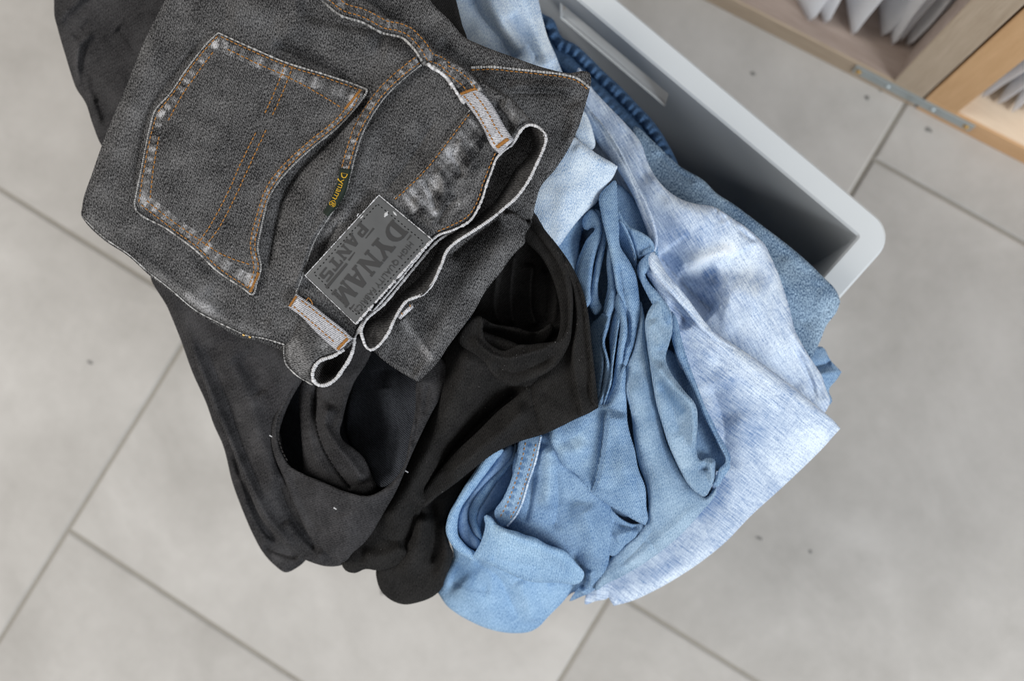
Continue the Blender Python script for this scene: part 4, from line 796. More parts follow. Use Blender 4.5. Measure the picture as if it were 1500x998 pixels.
def rungs(pts, a, b, gap, w, amp, bump=.0, jit=.3, seed=0, slant=0):
    """worn puckers crossing a seam every gap px, from a to b px right of the line"""
    P = resample(spline(pts, False), gap); T = np.gradient(P, axis=0); T /= np.hypot(T[:, 0], T[:, 1])[:, None]; N = np.stack([-T[:, 1], T[:, 0]], 1)
    r = np.random.RandomState(seed); out = []
    for p, t, n in zip(P, T, N):
        q = p + t * gap * r.uniform(-jit, jit); s = amp * 1.5 * r.uniform(.45, 1.3)
        out.append(('f', [tuple(q + n * a), tuple(q + n * b + t * slant)], w, s, .02))
        if bump: out.append(('r', [tuple(q + n * a), tuple(q + n * b + t * slant)], w, bump, .02))
    return out
body_out = [(255, -30), (242, 0), (224, 34), (207, 70), (196, 98), (185, 127), (168, 166), (153, 203), (135, 254), (121, 298), (120, 310), (124, 319), (150, 344), (190, 372), (217, 396), (250, 422), (287, 452), (317, 469), (340, 480), (360, 489), (387, 494), (417, 503), (440, 510), (480, 515), (510, 510), (520, 496), (528, 478), (556, 444), (580, 416), (608, 381), (632, 352), (637, 348), (664, 337), (690, 322), (700, 306), (707, 290), (713, 270), (720, 252), (728, 231), (738, 221), (750, 213), (757, 202), (765, 190), (775, 184), (783, 184), (772, 170), (764, 160), (752, 146), (741, 139), (724, 129), (703, 116), (689, 107), (683, 101), (665, 88), (645, 76), (624, 58), (605, 46), (579, 33), (553, 12), (535, -2), (520, -30)]
S1 = [(460, -10), (473, 0), (499, 21), (530, 31), (561, 47), (591, 55), (606, 69), (617, 85), (620, 92)]
S2 = [(617, 95), (606, 103), (596, 111), (568, 137), (544, 170), (533, 190), (520, 227), (513, 255), (505, 283), (493, 301), (480, 320), (460, 353), (447, 390), (434, 428)]
WB = [(577, 290), (598, 271), (620, 249), (642, 222), (662, 196), (689, 161)]
B = Panel('seat_panel', body_out,
      [(245, 0, 47.6), (150, 215, 46.6), (122, 310, 46.2), (250, 420, 46.8), (400, 497, 47.2), (330, 230, 49.4), (230, 240, 48.6), (330, 60, 48.8), (480, 60, 49.0), (540, 10, 48.9), (640, 80, 49.5), (730, 150, 49.8), (775, 188, 49.4), (700, 290, 49.2), (600, 330, 49.6), (520, 220, 49.6), (460, 420, 48.8), (530, 470, 48.6), (380, 420, 48.4), (430, 260, 49.3), (580, 160, 49.6), (480, 500, 48.0)],
      M_CHAR, g1, r=11, k=1.1, uv=32, skirt=(1.6, 6), noise=.04, nscale=90,
      gain=1.3, strokes=[('s', S1[::-1], 24, .55, .02), ('s', S2, 18, .38, .03), ('s', WB, 13, .22, .05),
               ('V', [(395, 62), (440, 78), (480, 96), (520, 118), (548, 132)], 14, -.42), ('r', [(400, 46), (450, 38), (500, 46), (560, 62)], 18, .38), ('V', [(440, 18), (480, 32), (540, 42), (600, 62)], 10, -.22), ('r', [(330, 20), (400, 12), (450, 10)], 22, .3),
               ('r', [(560, 70), (600, 80), (615, 92)], 14, .3), ('V', [(552, 132), (520, 168), (480, 212), (440, 250), (415, 290), (402, 340), (392, 400)], 7, -.45, .1), ('r', [(540, 165), (490, 230), (450, 300), (430, 370)], 18, .25),
               ('V', [(312, 42), (270, 92), (222, 160), (196, 290)], 7, -.2), ('V', [(200, 305), (250, 345), (320, 405), (365, 436)], 8, -.22), ('r', [(240, 40), (205, 120), (165, 220), (140, 300)], 16, .18), ('r', [(150, 335), (250, 412), (330, 465)], 9, .2), ('V', [(300, 420), (340, 450), (400, 470)], 12, -.2),
               ('V', [(640, 170), (620, 205), (590, 250), (560, 285)], 14, -.28), ('r', [(560, 160), (530, 230), (500, 310), (470, 370)], 14, .2), ('V', [(500, 320), (478, 360), (460, 410)], 8, -.25),
               ('r', [(668, 205), (684, 225), (692, 250)], 6, .22), ('V', [(656, 222), (672, 244), (676, 262)], 5, -.22), ('r', [(640, 245), (650, 270), (648, 292)], 7, .22), ('V', [(620, 262), (632, 286), (640, 310)], 6, -.22), ('r', [(606, 290), (620, 312), (640, 330)], 6, .2), ('V', [(672, 285), (650, 310), (640, 330)], 6, -.2),
               ('r', [(735, 150), (752, 165), (768, 182)], 8, .3), ('V', [(722, 150), (742, 175), (752, 196)], 6, -.3), ('r', [(700, 112), (725, 132), (750, 150)], 6, .2),
               ('V', [(432, 440), (450, 460), (500, 492)], 8, -.3), ('V', [(440, 405), (490, 450), (522, 475)], 8, -.18),
               # wear: bleached seat edge, waistband creases and hem puckers
               ('f', [(122, 312), (160, 350)], 9, .22), ('f', [(265, 425), (305, 450), (285, 420)], 12, .3), ('f', [(200, 385), (260, 425), (330, 470), (410, 498)], 6, .25), ('f', [(350, 485), (355, 468)], 6, .15), ('f', [(380, 490), (388, 472)], 6, .15),
               ('f', [(655, 215), (664, 240)], 5, .35), ('f', [(640, 255), (634, 280)], 7, .45), ('f', [(612, 285), (640, 318)], 6, .5), ('f', [(655, 300), (676, 296)], 7, .4), ('f', [(640, 300), (665, 285)], 10, -.3), ('f', [(690, 262), (698, 240)], 9, -.12), ('f', [(600, 285), (616, 272)], 5, .25),
               ('f', [(600, 300), (645, 275), (690, 235)], 26, .16), ('f', [(622, 275), (632, 300), (640, 320)], 4, .5), ('f', [(672, 205), (668, 230)], 4, .4), ('f', [(690, 205), (700, 225)], 5, .25), ('f', [(600, 295), (612, 310)], 5, .4), ('f', [(742, 142), (752, 162), (745, 178)], 5, .35), ('f', [(760, 160), (774, 180)], 4, .25), ('f', [(730, 170), (740, 190)], 6, -.2), ('f', [(470, 350), (500, 320), (530, 280)], 12, .18), ('f', [(445, 415), (470, 370)], 8, .14),
               *rungs([(577, 290), (620, 249), (662, 196), (689, 161)], 22, 48, 13, 5.5, -.22, .0, .5, 44, -8), ('f', [(650, 320), (690, 285), (712, 240)], 5, .25), *rungs([(577, 290), (598, 271), (620, 249), (642, 222), (662, 196), (689, 161)], 5, 36, 10, 4.2, .30, .05, .5, 41, -6),
               ('f', [(545, 180), (510, 260), (470, 360)], 34, .10), ('f', [(600, 140), (560, 200)], 26, .05), ('f', [(440, 300), (420, 380), (440, 450)], 22, .07),
               ('f', [(300, 180), (400, 220), (330, 300)], 40, -.10), ('f', [(580, 130), (560, 200), (600, 220)], 26, -.06), ('f', [(400, 58), (440, 75), (520, 118)], 9, -.18), ('f', [(190, 150), (180, 240)], 26, .06)])
zb = lambda o: (lambda x, y: B.base(x, y) + o)

# inside of the waistband, seen through the squashed waist opening
Panel('waistband_inside', [(700, 304), (672, 332), (640, 350), (592, 408), (560, 446), (534, 472), (531, 488), (536, 504), (544, 510), (553, 507), (570, 486), (580, 464), (596, 441), (620, 432), (637, 410), (648, 385), (655, 367), (672, 352), (705, 332), (740, 305), (767, 277), (783, 245), (797, 215), (799, 203), (793, 191), (784, 186), (774, 186), (763, 193), (752, 212), (730, 230), (716, 262)],
      [(700, 304, 46.0), (640, 352, 46.4), (534, 480, 47.2), (545, 508, 48.4), (570, 484, 48.9), (600, 440, 48.9), (645, 390, 49.2), (672, 352, 49.2), (740, 305, 49.2), (783, 245, 49.6), (797, 210, 49.6), (785, 188, 49.3), (730, 240, 45.4), (770, 215, 45.6), (710, 300, 46.0), (620, 395, 46.8), (742, 262, 46.2), (555, 460, 46.9)],
      M_CHARIN, g1, r=3, uv=-30, skirt=(1.2, 4), noise=.05, strokes=[('V', [(728, 240), (712, 290), (680, 338)], 7, -.6), ('V', [(640, 356), (590, 416), (545, 470)], 5, -.5), ('r', [(770, 240), (740, 285), (700, 322)], 8, .3), ('f', [(760, 210), (740, 240), (715, 300)], 12, -.3), ('f', [(600, 420), (560, 470), (545, 500)], 10, .1)])
# curl of the waistband at the left end
CURL = [(504, 512), (490, 521), (466, 531), (459, 542), (459, 557), (466, 564), (474, 565), (490, 557), (503, 540), (511, 528), (518, 508), (519, 496)]
Panel('curl_inside', [(506, 510), (490, 519), (466, 530), (459, 542), (459, 557), (466, 564), (474, 565), (490, 557), (503, 540), (511, 528), (518, 508), (518, 498)], [(470, 540, 46.0), (466, 562, 46.8), (490, 555, 46.9), (515, 510, 47.2), (490, 530, 44.8), (480, 545, 44.6)], M_CHARIN, g1, r=3, uv=20, skirt=(1.2, 3))
C_ = Panel('waistband_curl', [(444, 470), (436, 478), (428, 487), (420, 498), (416, 510), (416, 524), (419, 533), (426, 541), (436, 550), (445, 556), (457, 562), (466, 566), (459, 557), (458, 542), (466, 530), (478, 524), (490, 520), (504, 511), (514, 500), (500, 480), (470, 462)],
      [(440, 480, 48.2), (418, 515, 46.9), (430, 540, 47.0), (455, 560, 47.2), (460, 540, 48.2), (480, 520, 48.6), (505, 505, 48.9), (460, 500, 48.9)], M_CHAR, g1, r=9, k=1.3, uv=-30, skirt=(1.6, 3),
      strokes=[('f', [(430, 490), (440, 530), (456, 548)], 10, .32), ('f', [(462, 500), (480, 512)], 8, .25), ('f', [(425, 500), (424, 525), (445, 552)], 4, .35), ('f', [(470, 505), (486, 512)], 8, .12)])
tube('worn_edge', CURL, lambda x, y: np.where(y > 535, 47.15, 48.2) * 0 + 48.7 - .09 * np.clip((y - 515) / 5, 0, 10) , 2.7, M_WHITE, g1, gap=2.0, fuzz=.14, seed=4)

# front waistband edge and back waistband edge, both worn white
tube('worn_edge', [(696, 309), (672, 333), (641, 353), (616, 381), (592, 410), (560, 448), (534, 472), (529, 486), (532, 498), (536, 508), (543, 513), (553, 508), (562, 498), (570, 486), (575, 474), (580, 464), (587, 452), (596, 441), (608, 436), (620, 431), (630, 421), (637, 410), (643, 396), (648, 385), (651, 375), (656, 366), (664, 358), (672, 352), (688, 342), (705, 331), (722, 319), (740, 304), (754, 292), (767, 276), (777, 260), (785, 243), (792, 228), (798, 213), (800, 204), (797, 195), (791, 188), (783, 184), (775, 183), (766, 188), (758, 199), (750, 213)],
     [47.6, 47.9, 48.0, 48.1, 48.2, 48.5, 48.8, 48.8, 48.9, 49.0, 49.0, 49.1, 49.2, 49.25, 49.3, 49.35, 49.4, 49.5, 49.5, 49.5, 49.6, 49.7, 49.8, 49.85, 49.85, 49.8, 49.9], 2.2, M_WHITE, g1, gap=2.0, fuzz=.14, seed=7)
tube('worn_edge', [(519, 497), (528, 479), (556, 445), (580, 417), (608, 382), (632, 353), (640, 346), (664, 337), (690, 322), (700, 306), (707, 290), (713, 270), (720, 252), (728, 231), (738, 221), (750, 213)], zb(-.02), 1.7, M_WHITE, g1, gap=2.5, fuzz=.2, seed=8)
# seams
def band(name, pts, w, mat, lift, uv=0, parent=g1, strokes=(), r=2.5, z=None, label=None):
    """narrow strip of cloth to the right of a traced line"""
    a = offset(pts, 0); b = offset(pts, w)
    o = [(*a[0], 'c')] + a[1:-1] + [(*a[-1], 'c'), (*b[-1], 'c')] + b[-2:0:-1] + [(*b[0], 'c')]
    return Panel(name, o, None, mat, parent, r=r, uv=uv, strokes=strokes, over=z or B, off=lift, skirt=(.35, 2.5), step=1.6, label=label)
S1b = [(473, 0), (499, 21), (530, 31), (561, 47), (591, 55), (606, 69), (617, 85), (622, 93), (640, 100), (653, 111), (664, 128), (673, 140)]
s1 = band('centre_seam', [(668, 132), (653, 111), (640, 100), (622, 93), (617, 85), (606, 69), (591, 55), (561, 47), (530, 31), (499, 21), (473, 0), (455, -16)], 21, M_CHAR, .16, 30, r=3,
          strokes=rungs([(668, 132), (653, 111), (640, 100), (617, 85), (591, 55), (530, 31), (473, 0)], 3, 17, 11, 3.2, .34, .05, seed=2, slant=6))
tube('worn_edge', [(664, 129), (653, 112), (640, 101), (627, 95), (620, 91), (617, 85), (606, 69), (591, 55), (561, 47), (530, 31), (499, 21), (473, 0), (455, -16)], lambda x, y: B.base(x, y) + .2, 3.3, M_EDGE, g1, gap=2.5, fuzz=.16, seed=10, flat=.7)
stitches([offset([(653, 111), (640, 100), (622, 93), (617, 85), (606, 69), (591, 55), (561, 47), (530, 31), (499, 21), (473, 0), (455, -16)], q) for q in (6.5, 17.5)], lambda x, y: s1.base(x, y), M_THREAD, s1.o, 6, 1.2, .95, seed=5)
s2 = band('riser_seam', S2[:10], 16, M_CHAR, .10, 60, r=2.5, strokes=rungs(S2[:8], 3, 13, 12, 3.4, .42, .05, seed=3, slant=3))
tube('worn_edge', S2, lambda x, y: B.base(x, y) + .12, 1.5, M_EDGE, g1, gap=2.5, fuzz=.2, seed=11)
stitches([offset(S2[:8], 4.0), offset(S2[:8], 14.0)], lambda x, y: s2.base(x, y), M_THREAD, s2.o, 6, 1.2, .9, seed=6)
tube('worn_edge', WB, lambda x, y: B.base(x, y) + .02, 1.1, M_EDGE, g1, gap=2.5, fuzz=.3, seed=12)
stitches([offset(WB, 2.6), offset([(731, 226), (720, 252), (713, 270), (707, 290), (700, 306), (690, 320), (664, 335), (640, 345)], 5.5)], zb(.0), M_THREAD, g1, 5, 2.0, .85, seed=7)
# side seam of the other leg
SS = [(690, 99), (720, 98), (752, 101), (790, 105), (828, 110), (846, 115), (856, 122), (864, 129)]
tube('worn_edge', SS, lambda x, y: pF.base(x, y) - pF.drop(np.full(np.shape(x), 7.0)) + .12, 1.9, M_EDGE, g1, gap=2.0, fuzz=.25, seed=13)
stitches([offset(SS, 3.6)], lambda x, y: pF.base(x, y) - pF.drop(np.full(np.shape(x), 9.0)) + .06, M_THREAD, g1, 5.5, 1.6, .9)
# outer seam along the lower edge
tube('worn_edge', [(121, 318), (150, 346), (190, 374), (217, 398), (250, 424), (287, 455), (317, 471), (340, 482), (360, 491), (387, 496), (417, 505)], lambda x, y: B.base(x, y) - .55, 1.1, M_EDGE, g1, gap=2.5, fuzz=.3, seed=14)
tube('worn_edge', [(416, 507), (416, 524), (419, 534), (427, 543), (437, 552), (447, 558), (458, 564)], [46.7, 46.6, 46.6, 46.7, 46.9], 1.0, M_EDGE, g1, gap=2.5, fuzz=.3, seed=15)
for x, y in ((357, 491), (366, 494)):
    v = at(x, y, 47.0); V = []; F = []
    for j, (rr, h) in enumerate(((1.0, 0), (.8, .45), (.35, .7))):
        for k in range(10): V.append(v + np.array([math.cos(k * .6283) * rr, math.sin(k * .6283) * rr, h]) * .0011)
    for j in range(2):
        for k in range(10): F.append((j*10 + k, j*10 + (k+1) % 10, j*10 + 10 + (k+1) % 10, j*10 + 10 + k))
    F.append(tuple(range(20, 30))); mesh('rivet', V, F, M_BRASS, g1)

# back pocket
PK = [(320, 48, 'c'), (335, 55), (375, 73), (420, 92), (475, 109), (530, 128), (537, 131, 'c'), (528, 148), (522, 156), (497, 184), (460, 214), (430, 241), (403, 273), (392, 293), (386, 317), (380, 345), (377, 362), (382, 393), (376, 415), (370, 432, 'c'), (357, 423), (317, 396), (287, 367), (247, 337), (197, 300, 'c'), (200, 283), (207, 250), (220, 187), (227, 163, 'c'), (247, 140), (277, 97), (307, 60)]
left = [(200, 296), (207, 250), (220, 187), (227, 164)]; left2 = [(228, 162), (247, 139), (277, 96), (307, 60), (318, 49)]
top = [(322, 49), (375, 73), (420, 92), (475, 109), (534, 130)]; bottom = [(368, 430), (357, 422), (317, 395), (287, 366), (247, 336), (199, 299)]
opening = [(535, 132), (522, 156), (497, 184), (460, 214), (430, 241), (403, 273), (386, 317), (377, 362), (382, 393), (371, 430)]
wst = []
wst += rungs(left, 5, 15, 16, 4, .42, .05, seed=21) + rungs(left2, 5, 15, 15, 4, .42, .05, seed=22)
wst += rungs(top, 6, 24, 15, 5, .36, .05, seed=23) + rungs(bottom, 6, 22, 15, 5, .34, .05, seed=24) + rungs(opening, 3, 9, 9, 2.6, .34, .03, seed=25)
wst += [('f', [(325, 62), (334, 66)], 6, .6, .02), ('f', [(234, 164), (240, 168)], 5, .5, .02), ('f', [(206, 290), (214, 292)], 5, .45, .02), ('f', [(518, 140), (512, 158)], 6, .55, .02), ('f', [(367, 400), (363, 420)], 5, .5, .02),
        ('f', [(310, 170), (360, 200), (330, 270)], 40, -.05), ('f', [(340, 100), (290, 260)], 12, .05),
        ('r', offset(opening, 7), 6, .14, .03), ('r', offset(top, 14), 9, .10, .03)]
pk = Panel('back_pocket', PK, None, M_CHAR, g1, r=4, uv=20, strokes=wst, over=B, off=.2, skirt=(.4, 4), step=1.8)
tube('pocket_edge', [(p[0], p[1]) for p in PK] + [(320, 48)], lambda x, y: B.base(x, y) + .2, 1.5, M_EDGE, pk.o, gap=2.5, fuzz=.2, seed=16)
stitches([offset(left, 3.6), offset(left2, 3.6), offset([(325, 50)] + top[1:], 3.8), offset(bottom, 3.8), offset([(530, 140)] + opening[1:], 3.6), offset(opening[1:], 10),
          offset([(208, 290), (212, 250), (222, 195)], 12)[:], offset([(236, 172), (252, 142), (280, 100), (304, 68)], 11.5), [(333, 72), (375, 92), (420, 112), (465, 136), (503, 160)], [(215, 294), (245, 318), (290, 350), (330, 375), (367, 388)],
          [(418, 94), (404, 130), (385, 172)], [(429, 97), (415, 133), (397, 174)], [(375, 194), (358, 228), (330, 290), (305, 335), (286, 362)], [(390, 190), (372, 228), (346, 285), (318, 338), (296, 366)]], lambda x, y: pk.base(x, y), M_THREAD, pk.o, 6, 1.2, .9, seed=9)
def bartack(a, b, w, zf, parent, mat=M_THREAD):
    a = np.array(a, float); b = np.array(b, float); L = np.hypot(*(b - a)); t = (b - a) / L; n = np.array([-t[1], t[0]])
    lines = []
    for k in np.arange(0, L, 1.3): p = a + t * k; lines.append([tuple(p - n * w / 2), tuple(p + t * .8 + n * w / 2)])
    V, F = [], []
    return stitches(lines, zf, mat, parent, w * .92, .2, .9, lift=.07)
bartack((527, 133), (505, 160), 4, pk.base, pk.o); bartack((379, 400), (366, 428), 4, pk.base, pk.o)

# belt loops
def loop(name, quad, z, uv, wears, parent=g1, k=1.2):
    o = [(q[0], q[1], 'c') if i in (0, len(quad) // 2 - 1, len(quad) // 2, len(quad) - 1) else q for i, q in enumerate(quad)]
    return Panel(name, o, z, M_LOOP, parent, r=3.5, k=k, uv=uv, strokes=wears, skirt=(.5, 2.5), step=1.5, noise=.02)
L1 = loop('belt_loop', [(434, 430), (455, 444), (480, 464), (505, 484), (517, 496), (495, 516), (480, 503), (462, 486), (440, 463), (422, 450)], [(430, 440, 49.2), (460, 465, 49.5), (505, 506, 49.45), (515, 496, 49.45)], 40,
          [('f', [(437, 440), (430, 450)], 5, .2), ('f', [(500, 500), (508, 505)], 7, .4), ('V', [(440, 437), (470, 460), (508, 492)], 2, -.05, .02), ('V', [(430, 450), (460, 476), (492, 506)], 2, -.05, .02)])
stitches([[(441, 440), (470, 463), (509, 494)], [(430, 449), (460, 475), (493, 504)]], L1.base, M_THREAD, L1.o, 5.5, 1.2, .85)
bartack((434, 434), (424, 449), 4, L1.base, L1.o); bartack((509, 496), (494, 512), 5, L1.base, L1.o)
L2 = loop('belt_loop', [(697, 128), (710, 139), (724, 158), (741, 188), (753, 205), (732, 226), (722, 217), (707, 187), (689, 160), (672, 138)], [(685, 138, 50.1), (712, 172, 50.3), (735, 215, 50.4), (750, 203, 50.3)], 62,
          [('f', [(720, 198), (730, 214)], 8, .5), ('f', [(738, 212), (746, 204)], 7, .6), ('f', [(690, 140), (720, 185)], 8, .15)])
stitches([[(693, 136), (708, 154), (726, 186), (740, 207)], [(679, 140), (694, 158), (713, 190), (727, 216)]], L2.base, M_THREAD, L2.o, 5.5, 1.2, .9)
bartack((675, 138), (696, 130), 4.5, L2.base, L2.o); bartack((728, 216), (744, 204), 6, L2.base, L2.o)
L3 = loop('belt_loop', [(604, 445), (606, 451), (586, 469), (582, 464)], [(604, 448, 49.3), (584, 466, 49.2), (595, 460, 49.25)], 10, [('f', [(600, 450), (588, 464)], 6, .4)])
stitches([[(600, 446), (603, 454)], [(588, 458), (592, 465)]], L3.base, M_THREAD, L3.o, 4, 1, .8)
# second, upper layer at the side seam
s3 = band('waist_seam_end', [(700, 139), (683, 118), (664, 104), (650, 96), (634, 94)], 12, M_CHAR, .22, 60, r=3, strokes=rungs([(696, 134), (664, 104), (640, 96)], 2, 10, 9, 3, .4, .03, seed=31))
stitches([offset([(697, 136), (683, 118), (664, 104), (648, 97)], q) for q in (-9, 4)], lambda x, y: B.base(x, y) + .22, M_THREAD, g1, 5.5, 1.3, .9)
tube('worn_edge', [(627, 93), (632, 99), (640, 103), (653, 113), (663, 126), (672, 140), (681, 152)], zb(.25), 2.4, M_WHITE, g1, gap=2.5, fuzz=.2, seed=18)
tube('loose_thread', [(449, 440), (452, 436), (456, 441), (458, 446)], [49.2, 49.6, 49.6, 49.2], .8, M_THREAD, g1, gap=1.5)

# leather patch
Q = [np.array(p, float) for p in ((555, 286), (633, 351), (521, 475), (447, 404))]      # the four corners
e = lambda a, b, t: tuple(a + (b - a) * t)
pout = [(*Q[0], 'c'), e(Q[0], Q[1], .33), e(Q[0], Q[1], .66), (*Q[1], 'c'), e(Q[1], Q[2], .33), e(Q[1], Q[2], .66), (*Q[2], 'c'), e(Q[2], Q[3], .5), (*Q[3], 'c'), e(Q[3], Q[0], .33), e(Q[3], Q[0], .66)]
pz = tps([(555, 286, 50.2), (633, 351, 50.1), (521, 475, 49.5), (447, 404, 49.7), (540, 380, 50.15)])
class _Z: base = staticmethod(pz)
patch = Panel('leather_patch', pout, None, M_LEATHER, g1, r=2.5, uv=0, over=_Z, off=0.0, skirt=(.3, 1.5), step=1.6, label='dark grey leather patch with black lettering')
r_ = np.random.RandomState(2)
for a, b, w in ((Q[3], Q[0], .75), (Q[0], Q[1], .75), (Q[1], Q[2], 1.7), (Q[2], Q[3], .5)):
    tube('patch_edge', [e(a, b, t) for t in np.linspace(0, 1, 7)], lambda x, y: pz(x, y) - .05, w, M_WHITE, patch.o, gap=2, fuzz=.45, seed=int(w * 10))
def inset(d): 
    c = sum(Q) / 4; return [q + (c - q) / np.hypot(*(c - q)) * d for q in Q]
I_ = inset(13)
stitches([[tuple(I_[i]), tuple(I_[(i + 1) % 4])] for i in range(4)], pz, M_BLKTHREAD, patch.o, 4.5, 1.8, .7, lift=.0)
for a, b, w in (((563, 318), (568, 310), 3.2), ((576, 310), (581, 316), 2.4), ((528, 320), (532, 316), 2.6), ((523, 317), (525, 313), 2.0)):
    tube('scuff', [a, b], lambda x, y: pz(x, y) + .0, w, M_PAPER, patch.o, gap=1.5, flat=.25, taper=True)
# lettering frame on the patch: s runs along the text (0..1, from the upper right to the lower left), h rises to the waist edge
def P_(s, h): 
    a = Q[0] + (Q[1] - Q[0]) * h; b = Q[3] + (Q[2] - Q[3]) * h; return a + (b - a) * s
def shapes(polys, name, mat, parent, lift=.035, tr=P_, zf=pz):
    V, F = [], []
    for p in polys:
        n = len(V); q = np.array([tr(*c) for c in p]); 
        V += list(at(q[:, 0], q[:, 1], zf(q[:, 0], q[:, 1]) + lift)); F.append(tuple(range(n, n + len(p))))
    o = mesh(name, V, F, mat, parent, smooth=False); bm = bpy_up(o); return o
def bpy_up(o):
    """turn every face so that it looks up"""
    me = o.data
    for p in me.polygons:
        if p.normal.z < 0: p.flip()
    me.update()
def glyph(ch, x, w, y0, y1, k=1.0):
    """slab letters drawn as quads in (s, h)"""
    H = y1 - y0; q = []
    def bar(x0, x1, a, b_): q.append([(x + w*x0, y0 + H*a), (x + w*x1, y0 + H*a), (x + w*x1, y0 + H*b_), (x + w*x0, y0 + H*b_)])
    def dia(x0, a, x1, b_, t): q.append([(x + w*(x0 - t), y0 + H*a), (x + w*(x0 + t), y0 + H*a), (x + w*(x1 + t), y0 + H*b_), (x + w*(x1 - t), y0 + H*b_)])
    if ch == 'D':
        bar(.06, .36, 0, 1)
        n = 8
        for i in range(n):
            a0, a1 = -1.5708 + math.pi * i / n, -1.5708 + math.pi * (i + 1) / n
            f = lambda a, rx, ry: (x + w * (.36 + rx * math.cos(a)), y0 + H * (.5 + ry * math.sin(a)))
            q.append([f(a0, .62, .5), f(a1, .62, .5), f(a1, .34, .40), f(a0, .34, .40)])
        bar(0, .42, 0, .1); bar(0, .42, .9, 1)
    if ch == 'Y': bar(.35, .65, 0, .5); dia(.5, .42, .16, 1, .15); dia(.5, .42, .84, 1, .11); bar(.22, .78, 0, .1); bar(-.02, .4, .9, 1); bar(.66, 1.02, .9, 1)
    if ch == 'N': bar(.08, .24, 0, 1); bar(.76, .92, 0, 1); dia(.84, 0, .18, 1, .16); bar(0, .34, 0, .1); bar(.66, 1, .9, 1); bar(0, .3, .9, 1)
    if ch == 'A': dia(.16, 0, .46, 1, .09); dia(.84, 0, .54, 1, .15); bar(.28, .72, .28, .4); bar(0, .34, 0, .1); bar(.62, 1.02, 0, .1)
    if ch == 'M': bar(.06, .2, 0, 1); bar(.74, .96, 0, 1); dia(.46, .1, .16, 1, .12); dia(.46, .1, .82, 1, .09); bar(0, .28, 0, .1); bar(.66, 1.02, 0, .1); bar(0, .24, .9, 1); bar(.8, 1.02, .9, 1)
    if ch == 'P': bar(.1, .38, 0, 1); bar(.38, .9, .86, 1); bar(.38, .9, .44, .58); bar(.7, .94, .5, .94); bar(0, .5, 0, .1)
    if ch == 'T': bar(.36, .64, 0, 1); bar(0, 1, .86, 1); bar(0, .12, .66, .9); bar(.88, 1, .66, .9); bar(.22, .78, 0, .1)
    if ch == 'S': bar(.08, .92, .86, 1); bar(.05, .32, .5, .94); bar(.1, .9, .44, .58); bar(.68, .95, .06, .52); bar(.08, .92, 0, .14)
    if ch == 'J': bar(.55, .85, .1, 1); bar(.4, 1, .9, 1); bar(.1, .8, 0, .14); bar(.05, .25, .06, .36)
    if ch == 'E': bar(.08, .38, 0, 1); bar(.08, .92, 0, .13); bar(.08, .92, .87, 1); bar(.3, .75, .44, .56); bar(.8, .92, 0, .3); bar(.8, .92, .7, 1)
    return q
polys = []
SK = lambda q: [(a, b + .08 * a) for a, b in q]
for i, ch in enumerate('DYNAM'): polys += [SK(g) for g in glyph(ch, .085 + i * .176, .165, .375, .665)]
polys += [SK(g) for g in ([(.09, .715), (.945, .715), (.945, .735), (.09, .735)], [(.26, .235), (.63, .25), (.63, .27), (.26, .255)], [(.66, .255), (.95, .245), (.95, .285), (.66, .285)])]
for i, ch in enumerate('PANTS'): polys += [SK(g) for g in glyph(ch, .29 + i * .128, .115, .035 + .008 * i, .205 + .004 * i)]
shapes(polys, 'lettering', M_LETTER, patch.o)
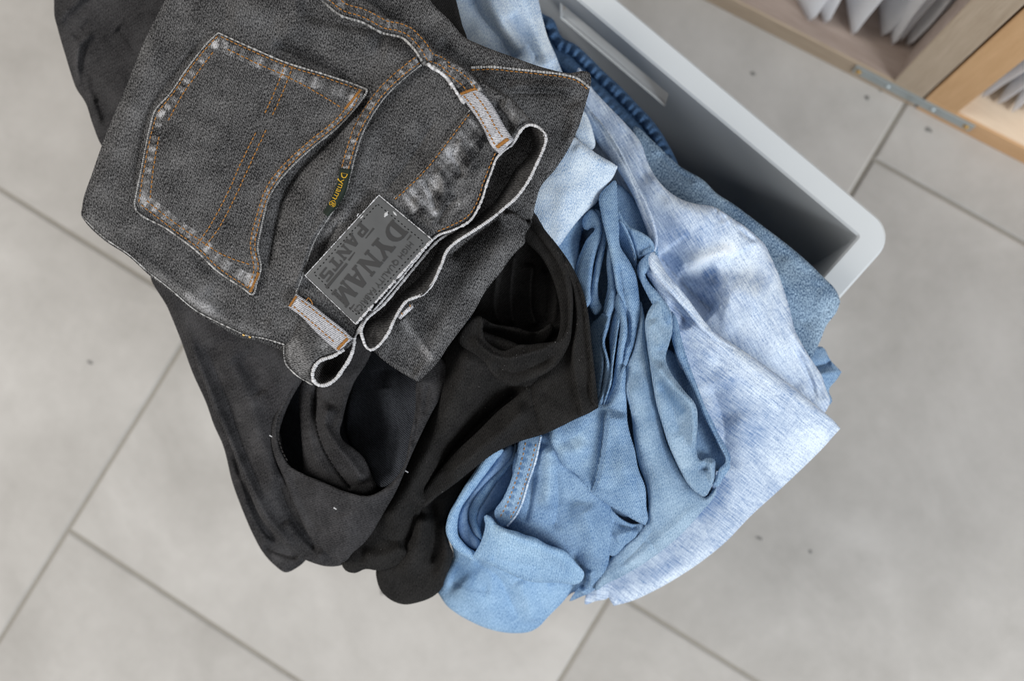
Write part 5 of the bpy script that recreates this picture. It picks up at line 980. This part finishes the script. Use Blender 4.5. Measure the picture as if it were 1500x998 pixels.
def text_shape(txt, name, mat, parent, tr, zf, lift=.04):
    cu = bpy.data.curves.new(name, 'FONT'); cu.body = txt; cu.resolution_u = 2
    to = bpy.data.objects.new(name + '_source', cu); COL.objects.link(to)
    me = bpy.data.meshes.new_from_object(to.evaluated_get(bpy.context.evaluated_depsgraph_get()))
    bpy.data.objects.remove(to); co = np.array([v.co[:2] for v in me.vertices]); F = [tuple(p.vertices) for p in me.polygons]
    w = co[:, 0].max(); co = co / np.array([w, 1.0])
    q = np.array([tr(*c) for c in co]); V = at(q[:, 0], q[:, 1], zf(q[:, 0], q[:, 1]) + lift)
    o = mesh(name, V, F, mat, parent, smooth=False); bpy_up(o); return o
text_shape('HIGH QUALITY FABRICS', 'lettering', M_LETTER, patch.o, lambda a, b: P_(.135 + .79 * a, .775 + .115 * b + .07 * a), pz)

# woven tag in the riser seam
tg = [(498, 246, 'c'), (515, 248, 'c'), (511, 266), (506, 284), (494, 303), (480, 318, 'c'), (473, 311, 'c'), (482, 296), (490, 278), (495, 262)]
tagp = Panel('woven_tag', tg, None, M_TAGG, g1, r=2, uv=0, over=B, off=.24, skirt=(.25, 1.5), step=1.6, label='dark green woven ribbon tag with yellow lettering')
tl = spline([(505, 254), (501, 270), (494, 287), (485, 302)], False, 1.0); tT = np.gradient(tl, axis=0); tT /= np.hypot(tT[:, 0], tT[:, 1])[:, None]
def on_tag(a, b):
    i = a * (len(tl) - 1); k = int(np.clip(i, 0, len(tl) - 1)); t = tT[k]; return tl[k] + np.array([t[1], -t[0]]) * (b - .36) * 14
text_shape('Dynam\u00ae', 'lettering', M_YELLOW, tagp.o, on_tag, lambda x, y: B.base(x, y) + .24)

# lint on the black jeans
V, F = [], []; lr = np.random.RandomState(12)
for k in range(150):
    for pn in (p3m, p3r, p3c):
        lo, hi = pn.poly.min(0), pn.poly.max(0); x = lr.uniform(lo[0], hi[0], 1); y = lr.uniform(lo[1], hi[1], 1)
        if lr.rand() > .5 or not inside(x, y, pn.poly)[0]: continue
        d = seg_dist(x, y, pn.poly, True)[0]
        c = at(x, y, pn.base(x, y) - pn.drop(d) + .03)[0]; a = lr.uniform(0, math.tau); w = np.array([math.cos(a), math.sin(a), 0]); w2 = np.array([-w[1], w[0], 0]); n = len(V)
        L = lr.uniform(.15, .6) / 1000; q = lr.uniform(.10, .22) / 1000
        V += [c - w * L, c + w2 * q, c + w * L, c - w2 * q, c + np.array([0, 0, q])]; F += [(n, n+3, n+4), (n+3, n+2, n+4), (n+2, n+1, n+4), (n+1, n, n+4)]
mesh('lint', np.array(V), F, M_EDGE, g3)['kind'] = 'stuff'
